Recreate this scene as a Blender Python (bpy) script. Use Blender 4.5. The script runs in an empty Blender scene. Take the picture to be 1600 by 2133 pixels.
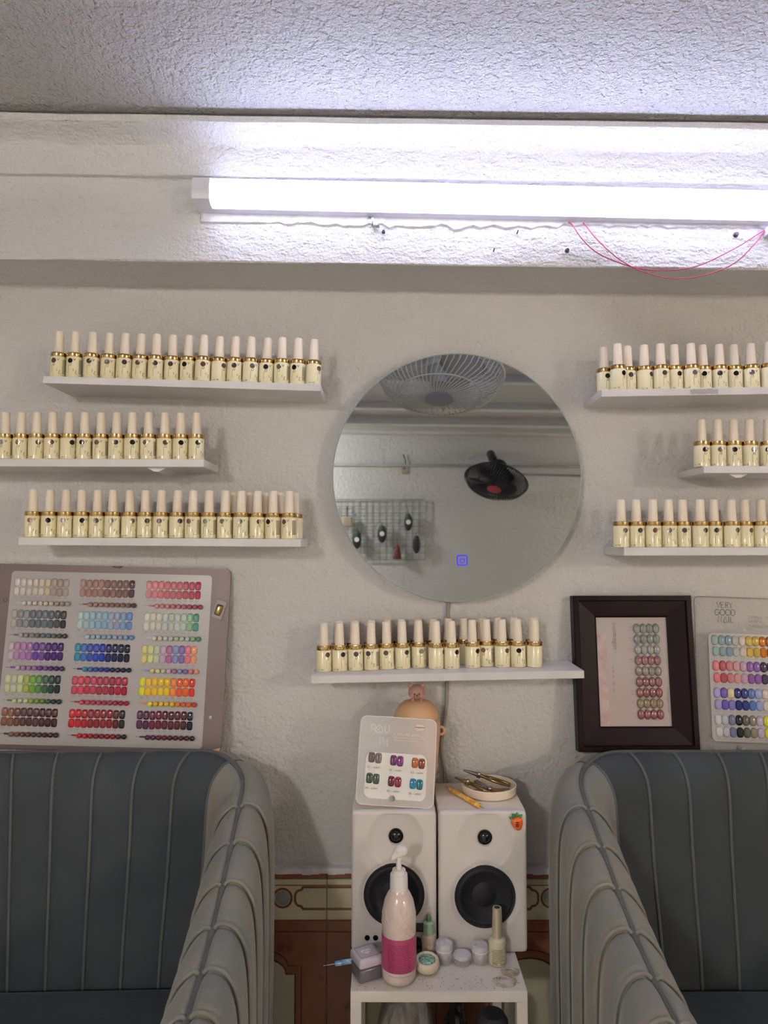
import bpy, bmesh, math, random
from mathutils import Vector, Matrix
random.seed(7)
PI = math.pi
SC = bpy.context.scene
COL = SC.collection

# ------------------------------------------------------------------ camera, world, lights, exposure
FPX, CX, CY = 1500.0, 800.0, 1066.5
PITCH = math.atan((1130 - CY) / FPX)
CAM = Vector((0, -1.35, 1.12))
cd = bpy.data.cameras.new('camera'); cam = bpy.data.objects.new('camera', cd); COL.objects.link(cam)
cd.sensor_fit = 'VERTICAL'; cd.sensor_height = 36; cd.lens = FPX / 2133 * 36
cd.clip_start = 0.02
cam.location = CAM; cam.rotation_euler = (PI / 2 + PITCH, 0, 0)
cd.dof.use_dof = True; cd.dof.focus_distance = 1.2; cd.dof.aperture_fstop = 8.5
SC.camera = cam
w = bpy.data.worlds.new('world'); SC.world = w; w.use_nodes = True
w.node_tree.nodes['Background'].inputs[0].default_value = (0.8, 0.85, 1, 1)
w.node_tree.nodes['Background'].inputs[1].default_value = 0.05
SC.view_settings.view_transform = 'Standard'; SC.view_settings.look = 'None'
SC.view_settings.exposure = 0.88; SC.view_settings.gamma = 1.0; SC.view_settings.use_curve_mapping = False
TUBE_POWER = 10.5          # radiance of the visible batten lamp
WARM_POWER = 175.0         # radiance of the right ceiling lamp behind the camera
LEFT_POWER = 140.0
ROOM_L, ROOM_R, ROOM_B, CEIL = -2.3, 3.4, -3.5, 1.8365

# ------------------------------------------------------------------ helpers
def ray(px, py):
    a = (px - CX) / FPX; b = -(py - CY) / FPX
    return Vector((a, math.cos(PITCH) - b * math.sin(PITCH), math.sin(PITCH) + b * math.cos(PITCH)))
def at(px, py, x=None, y=None, z=None):
    r = ray(px, py)
    if y is not None: t = (y - CAM.y) / r.y
    elif z is not None: t = (z - CAM.z) / r.z
    else: t = (x - CAM.x) / r.x
    return CAM + r * t
def lin(h):
    if isinstance(h, str):
        c = [int(h[i:i + 2], 16) / 255 for i in (0, 2, 4)]
    else: c = h
    return tuple(v / 12.92 if v <= .04045 else ((v + .055) / 1.055) ** 2.4 for v in c)
MATS = {}
def mat(name, col, rough=.5, metal=0, var=None, bump=None, coat=0, sheen=0, trans=0, alpha=1, emit=0, spec=.5, objcol=False, ior=1.45, stain=None, sheentint=None):
    m = bpy.data.materials.new(name); m.use_nodes = True; MATS[name] = m
    nt = m.node_tree; N = nt.nodes; L = nt.links; b = N['Principled BSDF']
    c = lin(col); I = b.inputs
    I['Base Color'].default_value = (*c, 1); I['Roughness'].default_value = rough; I['Metallic'].default_value = metal
    I['Specular IOR Level'].default_value = spec; I['Coat Weight'].default_value = coat; I['Coat Roughness'].default_value = .08
    I['Sheen Weight'].default_value = sheen; I['Sheen Roughness'].default_value = .35
    if sheentint: I['Sheen Tint'].default_value = (*lin(sheentint), 1)
    I['Transmission Weight'].default_value = trans; I['Alpha'].default_value = alpha; I['IOR'].default_value = ior
    if emit: I['Emission Color'].default_value = (*c, 1); I['Emission Strength'].default_value = emit
    tc = N.new('ShaderNodeTexCoord')
    def noise(scale, detail=3, vec=None):
        n = N.new('ShaderNodeTexNoise'); n.inputs['Scale'].default_value = scale; n.inputs['Detail'].default_value = detail
        if isinstance(scale, tuple):
            pass
        L.new(vec or tc.outputs['Object'], n.inputs['Vector']); return n
    last = None
    if objcol:
        oi = N.new('ShaderNodeObjectInfo'); L.new(oi.outputs['Color'], I['Base Color']); last = oi.outputs['Color']
    if var:      # (scale, second colour, contrast)
        n = noise(var[0], 4); r = N.new('ShaderNodeValToRGB')
        r.color_ramp.elements[0].position = .5 - var[2]; r.color_ramp.elements[1].position = .5 + var[2]
        r.color_ramp.elements[0].color = (*c, 1); r.color_ramp.elements[1].color = (*lin(var[1]), 1)
        L.new(n.outputs['Fac'], r.inputs['Fac']); L.new(r.outputs['Color'], I['Base Color']); last = r.outputs['Color']
    if stain and last:   # (scale, colour, threshold)
        n = noise(stain[0], 6); r = N.new('ShaderNodeValToRGB')
        r.color_ramp.elements[0].position = stain[2]; r.color_ramp.elements[1].position = stain[2] + .12
        L.new(n.outputs['Fac'], r.inputs['Fac']); mx = N.new('ShaderNodeMix'); mx.data_type = 'RGBA'
        L.new(r.outputs['Color'], mx.inputs['Factor']); L.new(last, mx.inputs['A']); mx.inputs['B'].default_value = (*lin(stain[1]), 1)
        L.new(mx.outputs['Result'], I['Base Color'])
    if bump:     # [(scale, height in m, (sx,sy,sz)), ...]
        prev = None
        for q in bump:
            vec = None
            if len(q) > 2:
                mp = N.new('ShaderNodeMapping'); mp.inputs['Scale'].default_value = q[2]; L.new(tc.outputs['Object'], mp.inputs['Vector']); vec = mp.outputs['Vector']
            n = noise(q[0], 4, vec); bp = N.new('ShaderNodeBump'); bp.inputs['Strength'].default_value = 1; bp.inputs['Distance'].default_value = q[1]
            L.new(n.outputs['Fac'], bp.inputs['Height'])
            if prev: L.new(prev.outputs['Normal'], bp.inputs['Normal'])
            prev = bp
        L.new(prev.outputs['Normal'], I['Normal'])
    return m
def frost(name, col, alpha, rough=.35):
    """milky translucent sheet: part see-through, part diffuse"""
    m = bpy.data.materials.new(name); m.use_nodes = True; MATS[name] = m
    nt = m.node_tree; N = nt.nodes; L = nt.links; b = N['Principled BSDF']
    b.inputs['Base Color'].default_value = (*lin(col), 1); b.inputs['Roughness'].default_value = rough
    b.inputs['Alpha'].default_value = alpha
    n = N.new('ShaderNodeTexNoise'); n.inputs['Scale'].default_value = 30
    r = N.new('ShaderNodeMapRange'); r.inputs['To Min'].default_value = rough * .8; r.inputs['To Max'].default_value = rough * 1.2
    L.new(n.outputs['Fac'], r.inputs['Value']); L.new(r.outputs['Result'], b.inputs['Roughness'])
    return m

def setp(o, label=None, cat=None, group=None, kind=None):
    if label: o['label'] = label
    if cat: o['category'] = cat
    if group: o['group'] = group
    if kind: o['kind'] = kind
    return o
def thing(name, label, cat, loc=(0, 0, 0), rot=(0, 0, 0), group=None, M=None):
    o = bpy.data.objects.new(name, None); COL.objects.link(o); o.empty_display_size = .02
    if M is not None: o.matrix_world = M
    else: o.location = loc; o.rotation_euler = rot
    return setp(o, label, cat, group)
def obj(name, bm, m, parent=None, smooth=False, loc=(0, 0, 0), rot=(0, 0, 0), auto=None):
    me = bpy.data.meshes.new(name)
    bmesh.ops.recalc_face_normals(bm, faces=bm.faces)
    if auto is not None:
        bm.normal_update()
        for e in bm.edges:
            if len(e.link_faces) == 2 and e.calc_face_angle(0) > auto: e.smooth = False
        smooth = True
    bm.to_mesh(me); bm.free()
    if smooth:
        for p in me.polygons: p.use_smooth = True
    if isinstance(m, str): m = MATS[m]
    me.materials.append(m)
    o = bpy.data.objects.new(name, me); COL.objects.link(o); o.location = loc; o.rotation_euler = rot
    if parent is not None: o.parent = parent
    return o
def inst(src, name, parent, loc=(0, 0, 0), rot=(0, 0, 0), scale=(1, 1, 1), color=None):
    o = bpy.data.objects.new(name, src); COL.objects.link(o); o.parent = parent
    o.location = loc; o.rotation_euler = rot; o.scale = scale
    if color: o.color = (*lin(color), 1)
    return o
def B(): return bmesh.new()
def box(bm, x0, x1, y0, y1, z0, z1, bev=0, seg=2, M=None):
    vs = [bm.verts.new((x, y, z)) for x in (x0, x1) for y in (y0, y1) for z in (z0, z1)]
    F = [(0, 1, 3, 2), (4, 6, 7, 5), (0, 4, 5, 1), (2, 3, 7, 6), (0, 2, 6, 4), (1, 5, 7, 3)]
    fs = [bm.faces.new([vs[i] for i in f]) for f in F]
    if bev:
        es = list({e for f in fs for e in f.edges})
        r = bmesh.ops.bevel(bm, geom=es, offset=bev, segments=seg, profile=.5, affect='EDGES')
        vs = list({v for f in r['faces'] for v in f.verts} | {v for v in vs if v.is_valid})
    if M is not None:
        for v in vs: v.co = M @ v.co
    return bm
def lathe(bm, prof, seg=24, M=None, cap=True):
    rings = []
    for (r, z) in prof:
        if r < 1e-6:
            rings.append([bm.verts.new((0, 0, z))])
        else:
            rings.append([bm.verts.new((r * math.cos(2 * PI * i / seg), r * math.sin(2 * PI * i / seg), z)) for i in range(seg)])
    for a, b in zip(rings[:-1], rings[1:]):
        for i in range(seg):
            j = (i + 1) % seg
            if len(a) == 1 and len(b) == 1: continue
            if len(a) == 1: bm.faces.new((a[0], b[i], b[j]))
            elif len(b) == 1: bm.faces.new((a[i], a[j], b[0]))
            else: bm.faces.new((a[i], a[j], b[j], b[i]))
    if cap:
        for rg in (rings[0], rings[-1]):
            if len(rg) > 2: bm.faces.new(rg)
    if M is not None:
        for rg in rings:
            for v in rg: v.co = M @ v.co
    return bm
def tube(bm, pts, r, seg=8, closed=False, rfun=None):
    pts = [Vector(p) for p in pts]; n = len(pts); rings = []
    ref = None
    for i, p in enumerate(pts):
        t = (pts[(i + 1) % n] - pts[i - 1]) if closed else (pts[min(i + 1, n - 1)] - pts[max(i - 1, 0)])
        t.normalize()
        if ref is None:
            a = t.cross(Vector((0, 0, 1)))
            if a.length < .3: a = t.cross(Vector((0, 1, 0)))
        else: a = ref - t * ref.dot(t)      # parallel transport: no twist along the tube
        a.normalize(); ref = a; b = t.cross(a).normalized()
        rr = rfun(i / (n - 1)) if rfun else r
        rings.append([bm.verts.new(p + (a * math.cos(2 * PI * k / seg) + b * math.sin(2 * PI * k / seg)) * rr) for k in range(seg)])
    m = n if closed else n - 1
    for i in range(m):
        A, C = rings[i], rings[(i + 1) % n]
        for k in range(seg):
            bm.faces.new((A[k], A[(k + 1) % seg], C[(k + 1) % seg], C[k]))
    if not closed:
        bm.faces.new(rings[0]); bm.faces.new(rings[-1])
    return bm
def prism(bm, pts, d0, d1, M=None):
    """outline in local xz plane, extruded along y from d0 to d1"""
    a = [bm.verts.new((p[0], d0, p[1])) for p in pts]; b = [bm.verts.new((p[0], d1, p[1])) for p in pts]
    bm.faces.new(a); bm.faces.new(b[::-1]); n = len(pts)
    for i in range(n): bm.faces.new((a[i], a[(i + 1) % n], b[(i + 1) % n], b[i]))
    if M is not None:
        for v in a + b: v.co = M @ v.co
    return bm
def rrect(x0, x1, z0, z1, r, seg=5):
    out = []
    for (cx, cz, a0) in ((x1 - r, z1 - r, 0), (x0 + r, z1 - r, 90), (x0 + r, z0 + r, 180), (x1 - r, z0 + r, 270)):
        for k in range(seg + 1):
            a = math.radians(a0 + 90 * k / seg); out.append((cx + r * math.cos(a), cz + r * math.sin(a)))
    return out
def ribbon(bm, pts, wd, f=None):
    """flat strip along 2D points; f maps (u,v)->3D"""
    f = f or (lambda u, v: (u, 0, v)); n = len(pts); L = []; R = []
    for i, p in enumerate(pts):
        q0 = pts[max(i - 1, 0)]; q1 = pts[min(i + 1, n - 1)]
        t = Vector((q1[0] - q0[0], q1[1] - q0[1]))
        if t.length < 1e-9: t = Vector((1, 0))
        t.normalize(); nx, ny = -t.y * wd / 2, t.x * wd / 2
        L.append(bm.verts.new(f(p[0] + nx, p[1] + ny))); R.append(bm.verts.new(f(p[0] - nx, p[1] - ny)))
    for i in range(n - 1): bm.faces.new((L[i], L[i + 1], R[i + 1], R[i]))
    return bm
def arc2(cx, cy, r, a0, a1, n=16, ry=None):
    ry = ry or r
    return [(cx + r * math.cos(math.radians(a0 + (a1 - a0) * i / n)), cy + ry * math.sin(math.radians(a0 + (a1 - a0) * i / n))) for i in range(n + 1)]
def catmull(P, n=8):
    P = [Vector(p) for p in P]; out = []
    Q = [P[0] * 2 - P[1]] + P + [P[-1] * 2 - P[-2]]
    for i in range(1, len(Q) - 2):
        a, b, c, d = Q[i - 1:i + 3]
        for k in range(n):
            t = k / n
            out.append(.5 * ((2 * b) + (c - a) * t + (2 * a - 5 * b + 4 * c - d) * t * t + (3 * b - a - 3 * c + d) * t ** 3))
    out.append(P[-1]); return out
_tc = {}
def text_geo(s, size=1, space=1.0):
    k = (s, space)
    if k not in _tc:
        c = bpy.data.curves.new('t', 'FONT'); c.body = s; c.size = 1; c.resolution_u = 2; c.space_character = space
        o = bpy.data.objects.new('t', c); COL.objects.link(o)
        me = bpy.data.meshes.new_from_object(o)
        _tc[k] = ([tuple(v.co[:2]) for v in me.vertices], [tuple(p.vertices) for p in me.polygons])
        bpy.data.objects.remove(o); bpy.data.curves.remove(c); bpy.data.meshes.remove(me)
    v, f = _tc[k]
    return [(a * size, b * size) for a, b in v], f
def text(bm, s, x, z, size, f=None, space=1.0, center=False, rot=0):
    f = f or (lambda u, v: (u, 0, v)); V, F = text_geo(s, size, space)
    if not V: return bm
    ox = -(max(a for a, b in V) + min(a for a, b in V)) / 2 if center else 0
    c, sn = math.cos(rot), math.sin(rot)
    vs = [bm.verts.new(f(x + (a + ox) * c - b * sn, z + (a + ox) * sn + b * c)) for a, b in V]
    for q in F:
        try: bm.faces.new([vs[i] for i in q])
        except ValueError: pass
    return bm
def rotY(a): return Matrix.Rotation(a, 4, 'Y')
def axis_to(d):   # matrix turning local z to direction d
    return Vector(d).to_track_quat('Z', 'Y').to_matrix().to_4x4()
ORD = 'first second third fourth fifth sixth seventh eighth ninth tenth eleventh twelfth thirteenth fourteenth fifteenth sixteenth seventeenth eighteenth'.split()

# ------------------------------------------------------------------ materials
mat('wall_paint', 'd6d4d0', .75, var=(2.2, 'cfccc8', .2), bump=[(38, .0065), (140, .004)], stain=(5, 'cbbfac', .64))
mat('beam_paint', 'dddcda', .75, var=(3, 'd6d4d1', .2), bump=[(70, .006, (.5, 1, 1)), (200, .004)])
mat('ceiling_paint', 'd6d4d1', .8, var=(3, 'cecbc7', .2), bump=[(90, .010), (210, .008)])
mat('torn_plaster', 'eae8ea', .6, var=(60, 'd5d2da', .15), bump=[(60, .001)])
mat('floor_tile_glaze', 'dcd8d2', .3, var=(6, 'd2cdc6', .2))
mat('shelf_white', 'dddad8', .38, var=(14, 'd3cfcb', .15), bump=[(90, .0001)], stain=(40, 'b5a894', .72))
mat('lamp_plastic', 'e2e2e8', .35, var=(10, 'dcdce2', .1))
mat('cream_glass', 'f4e9c0', .2, var=(20, 'ece0b2', .2), coat=.5)
mat('cream_cap', 'f0e2cc', .42, var=(20, 'ecdcc4', .2))
mat('gold', 'c9ac74', .1, 1, var=(30, 'bd9f66', .2))
mat('print_dark', '403b38', .6, var=(30, '4a4540', .2))
mat('print_black', '26242a', .5, var=(30, '302e34', .2))
mat('print_grey', '9a9088', .6, var=(30, '8a8078', .2))
mat('print_white', 'f4f0ea', .5, var=(30, 'ece8e0', .2))
mat('dot_film', '8a8480', .12, .8, objcol=True)
mat('mirror_silver', 'bec4c5', .012, 1, var=(3, 'bac0c1', .2))
mat('mirror_edge', 'c5d6cf', .15, .3, var=(10, 'b5c8c0', .2))
mat('blue_led', '1a10f0', .4, emit=.75)
mat('cable_grey', 'a39c92', .5, var=(30, '968f85', .2))
mat('wire_pink', 'c4426c', .4, var=(40, 'b83a62', .2))
mat('steel_dark', '706c70', .35, .9, var=(50, '585458', .2))
mat('steel', 'b8b4b0', .22, 1, var=(50, 'a09c98', .2))
mat('nail_gloss', 'ffffff', .13, objcol=True, coat=.8)
mat('nail_matte', 'ffffff', .55, objcol=True)
mat('chart_rose', '7a6a68', .4, .2, var=(6, '71615f', .2), bump=[(150, .00006)])
mat('chart_white', 'b2aead', .3, var=(8, 'aba7a6', .2))
mat('frame_wood', '14070b', .38, var=(18, '1f0d11', .25), bump=[(30, .0003, (.15, 1, 1))], spec=.22)
mat('frame_paper', 'bdb4b0', .55, var=(9, 'b8a8a2', .25))
mat('frame_paper_band', 'b79a96', .5, var=(60, 'cdb9b2', .2))
frost('clear_acrylic', 'cfcac4', .16, .05)
frost('frosted_acrylic', 'f6f2ec', .32, .25)
mat('acrylic_edge', 'f0ece4', .25, var=(20, 'e8e4da', .2))
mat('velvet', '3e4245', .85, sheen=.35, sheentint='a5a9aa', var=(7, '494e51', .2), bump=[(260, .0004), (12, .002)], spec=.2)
mat('velvet_lit_worn', '7d7f7a', .85, sheen=.5, sheentint='c0bcb2', var=(9, '8a867b', .14), bump=[(240, .0005), (14, .004)], spec=.2, stain=(16, '8c7c66', .6))  # velvet paler where light falls on arms and outer sides, plus beige wear
mat('velvet_cord', '575b5c', .8, sheen=.4, sheentint='a5a8a5', var=(40, '5f6362', .2))
mat('velvet_piping', '5b5c5a', .8, sheen=.4, sheentint='a5a8a5', var=(40, '686864', .2), bump=[(300, .0004)], spec=.2)
mat('speaker_white', 'ddd6cf', .42, var=(5, 'd6cfc7', .2), bump=[(300, .00006)])
mat('speaker_vinyl', 'e6dccb', .45, var=(30, 'e0d4c0', .2), bump=[(200, .0001)])
mat('cone_black', '14161c', .6, var=(90, '1c1e24', .2), bump=[(300, .0001)])
mat('gloss_black', '101216', .08, coat=.6, var=(10, '14161a', .2))
mat('table_white', 'e9e1d6', .4, var=(25, 'e2d8ca', .2), stain=(90, 'b3a48e', .68))
mat('peach', 'e2b48a', .5, var=(10, 'ddae84', .2))
mat('peach_body', 'dcb39a', .5, var=(10, 'd6ab90', .2))
mat('bear_brown', 'bd9484', .5, var=(30, 'b48a7a', .2))
mat('cheek_pink', 'd08c94', .5, var=(30, 'c88088', .2))
mat('tray_white', 'f0e2cf', .4, var=(10, 'eadac4', .2))
mat('tray_yellow', 'e0a020', .35, var=(30, 'f0b030', .2))
mat('gold_tool', 'a08a5c', .2, 1, var=(40, '806a44', .2))
mat('orange_pearl', 'f0a020', .22, var=(110, 'ffd070', .08), coat=.6)
mat('blue_pearl', '5c96c8', .22, var=(90, 'b8dcf0', .1), coat=.6)
mat('clear_plastic', 'e8e4e4', .15, var=(30, 'deDada', .2), coat=.6, alpha=.36)
mat('jar_powder', 'f2ecea', .5, var=(60, 'e6dfe0', .2))
mat('box_grey', '77717a', .15, var=(30, '5f5964', .2), coat=.6)
mat('box_lid', 'c9c1c8', .35, var=(30, 'c0b8bf', .2))
mat('lotion_pink', 'e2d2c8', .2, var=(40, 'd8c2b6', .2), coat=.5, bump=[(40, .0006)])
mat('label_pink', 'bb4c72', .35, var=(20, 'b4466c', .2))
mat('label_ink', '7c2450', .5, var=(20, '882c58', .2))
mat('pump_white', 'ece6e0', .3, var=(20, 'e4ded8', .2))
mat('mint', 'a9c4a4', .35, var=(20, '9cbc98', .2), coat=.3)
mat('mint_dark', '6d8f70', .35, var=(20, '64866a', .2))
mat('beige_liquid', 'cdbba0', .25, var=(30, 'c2ae92', .2), coat=.5)
mat('glitter_mint', 'b8dcc8', .25, .3, var=(300, '5fa890', .08), bump=[(350, .0008)])
mat('cream_compact', 'eadcc0', .4, var=(20, 'e4d4b6', .2))
mat('champagne', 'cdc2a2', .35, .35, var=(30, 'c4b898', .2))
mat('polish_body', 'e0d6b4', .25, var=(30, 'd8cda8', .2), coat=.4)
mat('film_scrap', 'efe4d0', .25, var=(80, 'd2bea0', .15), alpha=.7)
mat('crumb', 'a5988a', .7, var=(80, '7c7064', .2))
mat('carrot_orange', 'ee6a28', .3, coat=.6, var=(30, 'e66020', .2))
mat('leaf_green', '2f7a40', .35, coat=.5, var=(40, '56a050', .2))
mat('tile_brown', '9c664a', .28, var=(9, '86523a', .2), bump=[(40, .0003, (1, 1, .1))], stain=(22, '6c4028', .6))
mat('tile_brown_dark', '5a3020', .3, var=(9, '4c2818', .2))
mat('tile_cream', 'e2dabc', .25, var=(14, 'd2c89e', .15), stain=(20, 'c0c0a8', .62))
mat('tile_green', 'bcb892', .25, var=(9, 'c4c0a6', .15), stain=(14, 'a8a274', .6))
mat('tile_blue', '8a8f98', .25, var=(30, 'a8a890', .2))
mat('grout', 'a8987c', .8, var=(60, '8c7c62', .2))
mat('bag_film', 'b5aca6', .3, var=(30, 'a09890', .2), alpha=.75, bump=[(60, .004)])
mat('bag_black', '17181c', .35, var=(30, '24262a', .2), bump=[(60, .003)])
mat('dark_cloth', '33353c', .7, var=(30, '2a2c32', .2))
mat('fan_white', 'd9d6cc', .45, var=(20, 'cfccc0', .2))
mat('fan_blade_clear', 'cfcabc', .3, var=(20, 'c4bfb0', .2), alpha=.75)
mat('fan_grey', '9a9a9c', .45, var=(20, '909092', .2))
mat('fan_black', '1c1c24', .45, var=(20, '24242c', .2))
mat('fan_red', 'a03040', .45, var=(20, '983040', .2))
mat('pipe_grey', 'a0a29e', .5, var=(20, '94968f', .2))
mat('grid_wire', '9aa09c', .5, .3, var=(20, '8f9590', .2))
mat('hang_green', '4a6a50', .6, var=(60, '2c4434', .2))
mat('hang_dark', '2a2a30', .5, var=(60, '3a3a40', .2))
mat('hang_tan', 'b8a690', .6, var=(60, 'a89680', .2))
mat('hang_rust', '7c3f34', .6, var=(60, '6c3329', .2))
mat('tube_light', 'cfd6ff', .4, emit=TUBE_POWER)
mat('bulb_warm', 'fff1e0', .4, emit=WARM_POWER)
mat('bulb_left', 'fffaf6', .4, emit=LEFT_POWER)

# ------------------------------------------------------------------ the room shell
def struct(name, bm, m, **k): return setp(obj(name, bm, m, **k), kind='structure')
TILT = .0143
wall_back = struct('wall_back', box(B(), ROOM_L, ROOM_R, 0, .12, 0, 1.97), 'wall_paint')
struct('wall_left', box(B(), ROOM_L - .1, ROOM_L, ROOM_B, .12, 0, 1.97), 'wall_paint')
struct('wall_right', box(B(), ROOM_R, ROOM_R + .1, ROOM_B, .12, 0, 1.97), 'wall_paint')
wall_front = struct('wall_front', box(B(), ROOM_L - .1, ROOM_R + .1, ROOM_B - .1, ROOM_B, 0, 1.97), 'wall_paint')
floor = struct('floor', box(B(), ROOM_L - .1, ROOM_R + .1, ROOM_B - .1, .12, -.1, -.004), 'grout')
tb = B(); box(tb, -.248, .248, -.248, .248, -.004, 0, .001, 1)
tile_me = None
for i in range(10):
    for j in range(7):
        x = ROOM_L + .25 + i * .5; y = ROOM_B + .25 + j * .5
        if x + .24 > ROOM_R: continue
        if tile_me is None:
            o = obj('tile', tb, 'floor_tile_glaze', floor, loc=(x, y, 0)); tile_me = o.data
        else: inst(tile_me, 'tile', floor, (x, y, 0))
ZB = 1.6    # pivot height of the tilted ceiling group
def tilted(name, bm, m, **k): return struct(name, bm, m, loc=(0, 0, ZB), rot=(0, TILT, 0), **k)
XL, XR = ROOM_L - .1, ROOM_R + .1
tilted('ceiling', box(B(), XL, XR, ROOM_B - .1, -.169, CEIL - ZB, CEIL - ZB + .1), 'ceiling_paint')
# stepped beam along the back wall: swept profile (y, z)
prof = [(0, 1.5985), (-.128, 1.5985), (-.13, 1.6005), (-.13, 1.7400), (-.132, 1.7425), (-.1405, 1.7435), (-.142, 1.746), (-.142, 1.790),
        (-.144, 1.7945), (-.150, 1.800), (-.160, 1.8065), (-.172, 1.811), (-.180, 1.8135), (-.182, 1.815), (-.182, 1.8250), (-.166, 1.8262), (-.160, 1.832), (-.158, 1.86), (0, 1.90)]
bm = B(); n = 60; rings = []
for i in range(n + 1):
    x = XL + (XR - XL) * i / n
    rings.append([bm.verts.new((x, y + random.uniform(-.0012, .0012) * (y < -.1), z - ZB + random.uniform(-.0008, .0008) * (y < -.1))) for y, z in prof])
for a, b in zip(rings[:-1], rings[1:]):
    for k in range(len(prof) - 1): bm.faces.new((a[k], a[k + 1], b[k + 1], b[k]))
tilted('trim_1', bm, 'beam_paint', auto=.5)
# strip of torn plaster under the lamp
bm = B(); P0 = at(420, 436, y=-.131); P1 = at(1600, 478, y=-.131)
pts_up = []; pts_dn = []; nn = 110
for i in range(nn + 1):
    t = i / nn; x = P0.x + (P1.x + .25 - P0.x) * t
    zt = P0.z - .002 + (x - P0.x) * -TILT; wdt = .0235 + random.uniform(-.003, .003) + (.004 if random.random() < .15 else 0)
    if i < 12: wdt = .0225
    pts_up.append((x, zt + .012)); pts_dn.append((x, zt - wdt * (.8 if t > .5 else 1)))
for i in range(nn):
    a, b = pts_up[i], pts_up[i + 1]; c, d = pts_dn[i + 1], pts_dn[i]
    y1 = -.1318; y2 = -.1345 + random.uniform(-.001, .001)
    v = [bm.verts.new((a[0], y1, a[1])), bm.verts.new((b[0], y1, b[1])), bm.verts.new((c[0], y1 - .0004, c[1] + .004)), bm.verts.new((d[0], y1 - .0004, d[1] + .004)),
         bm.verts.new((c[0], y2, c[1] + .002)), bm.verts.new((d[0], y2, d[1] + .002)), bm.verts.new((c[0], y1 + .002, c[1])), bm.verts.new((d[0], y1 + .002, d[1]))]
    bm.faces.new(v[0:4]); bm.faces.new((v[3], v[2], v[4], v[5])); bm.faces.new((v[5], v[4], v[6], v[7]))
struct('trim_2', bm, 'torn_plaster')
# ceiling beams behind the camera (seen in the mirror)
for k, (d, dz, th) in enumerate([(-1.75, .03, .05), (-2.35, .035, .06), (-2.75, .05, .05), (-3.15, .03, .09)]):
    tilted('trim_%d' % (k + 3), box(B(), XL, XR, d - th, d, CEIL - ZB - dz, CEIL - ZB + .02, .004, 1), 'beam_paint')

# --- glazed wainscot tiles on the lower back wall
def zat(py): return at(640, py, y=-.006).z
def xat(px): return at(px, 1870, y=-.006).x
TZ = [zat(1811), zat(1830), zat(1916), zat(1940)]
XC = xat(589); XJ = xat(681); PER = .2445
bm = B()      # ragged plaster lip above the tiles
N = 90
for i in range(N):
    x0 = -.6 + 1.4 * i / N; x1 = x0 + 1.4 / N
    h = zat(1806) - .0; d = .004 + .003 * random.random()
    box(bm, x0, x1, -.013 - random.random() * .002, 0, TZ[0] - d, h + .002 * random.random())
struct('trim_7', bm, 'torn_plaster')
struct('trim_8', box(B(), ROOM_L, ROOM_R, -.004, 0, 0, TZ[0] - .001), 'grout')
dado = wall_back
def tile(x0, x1, z0, z1, m, depth=.008):
    g = .0006
    return obj('tile', box(B(), x0 + g, x1 - g, -depth, -.0035, z0 + g, z1 - g, .0008, 1), m, dado)
k0 = -2; k1 = 6
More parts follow.
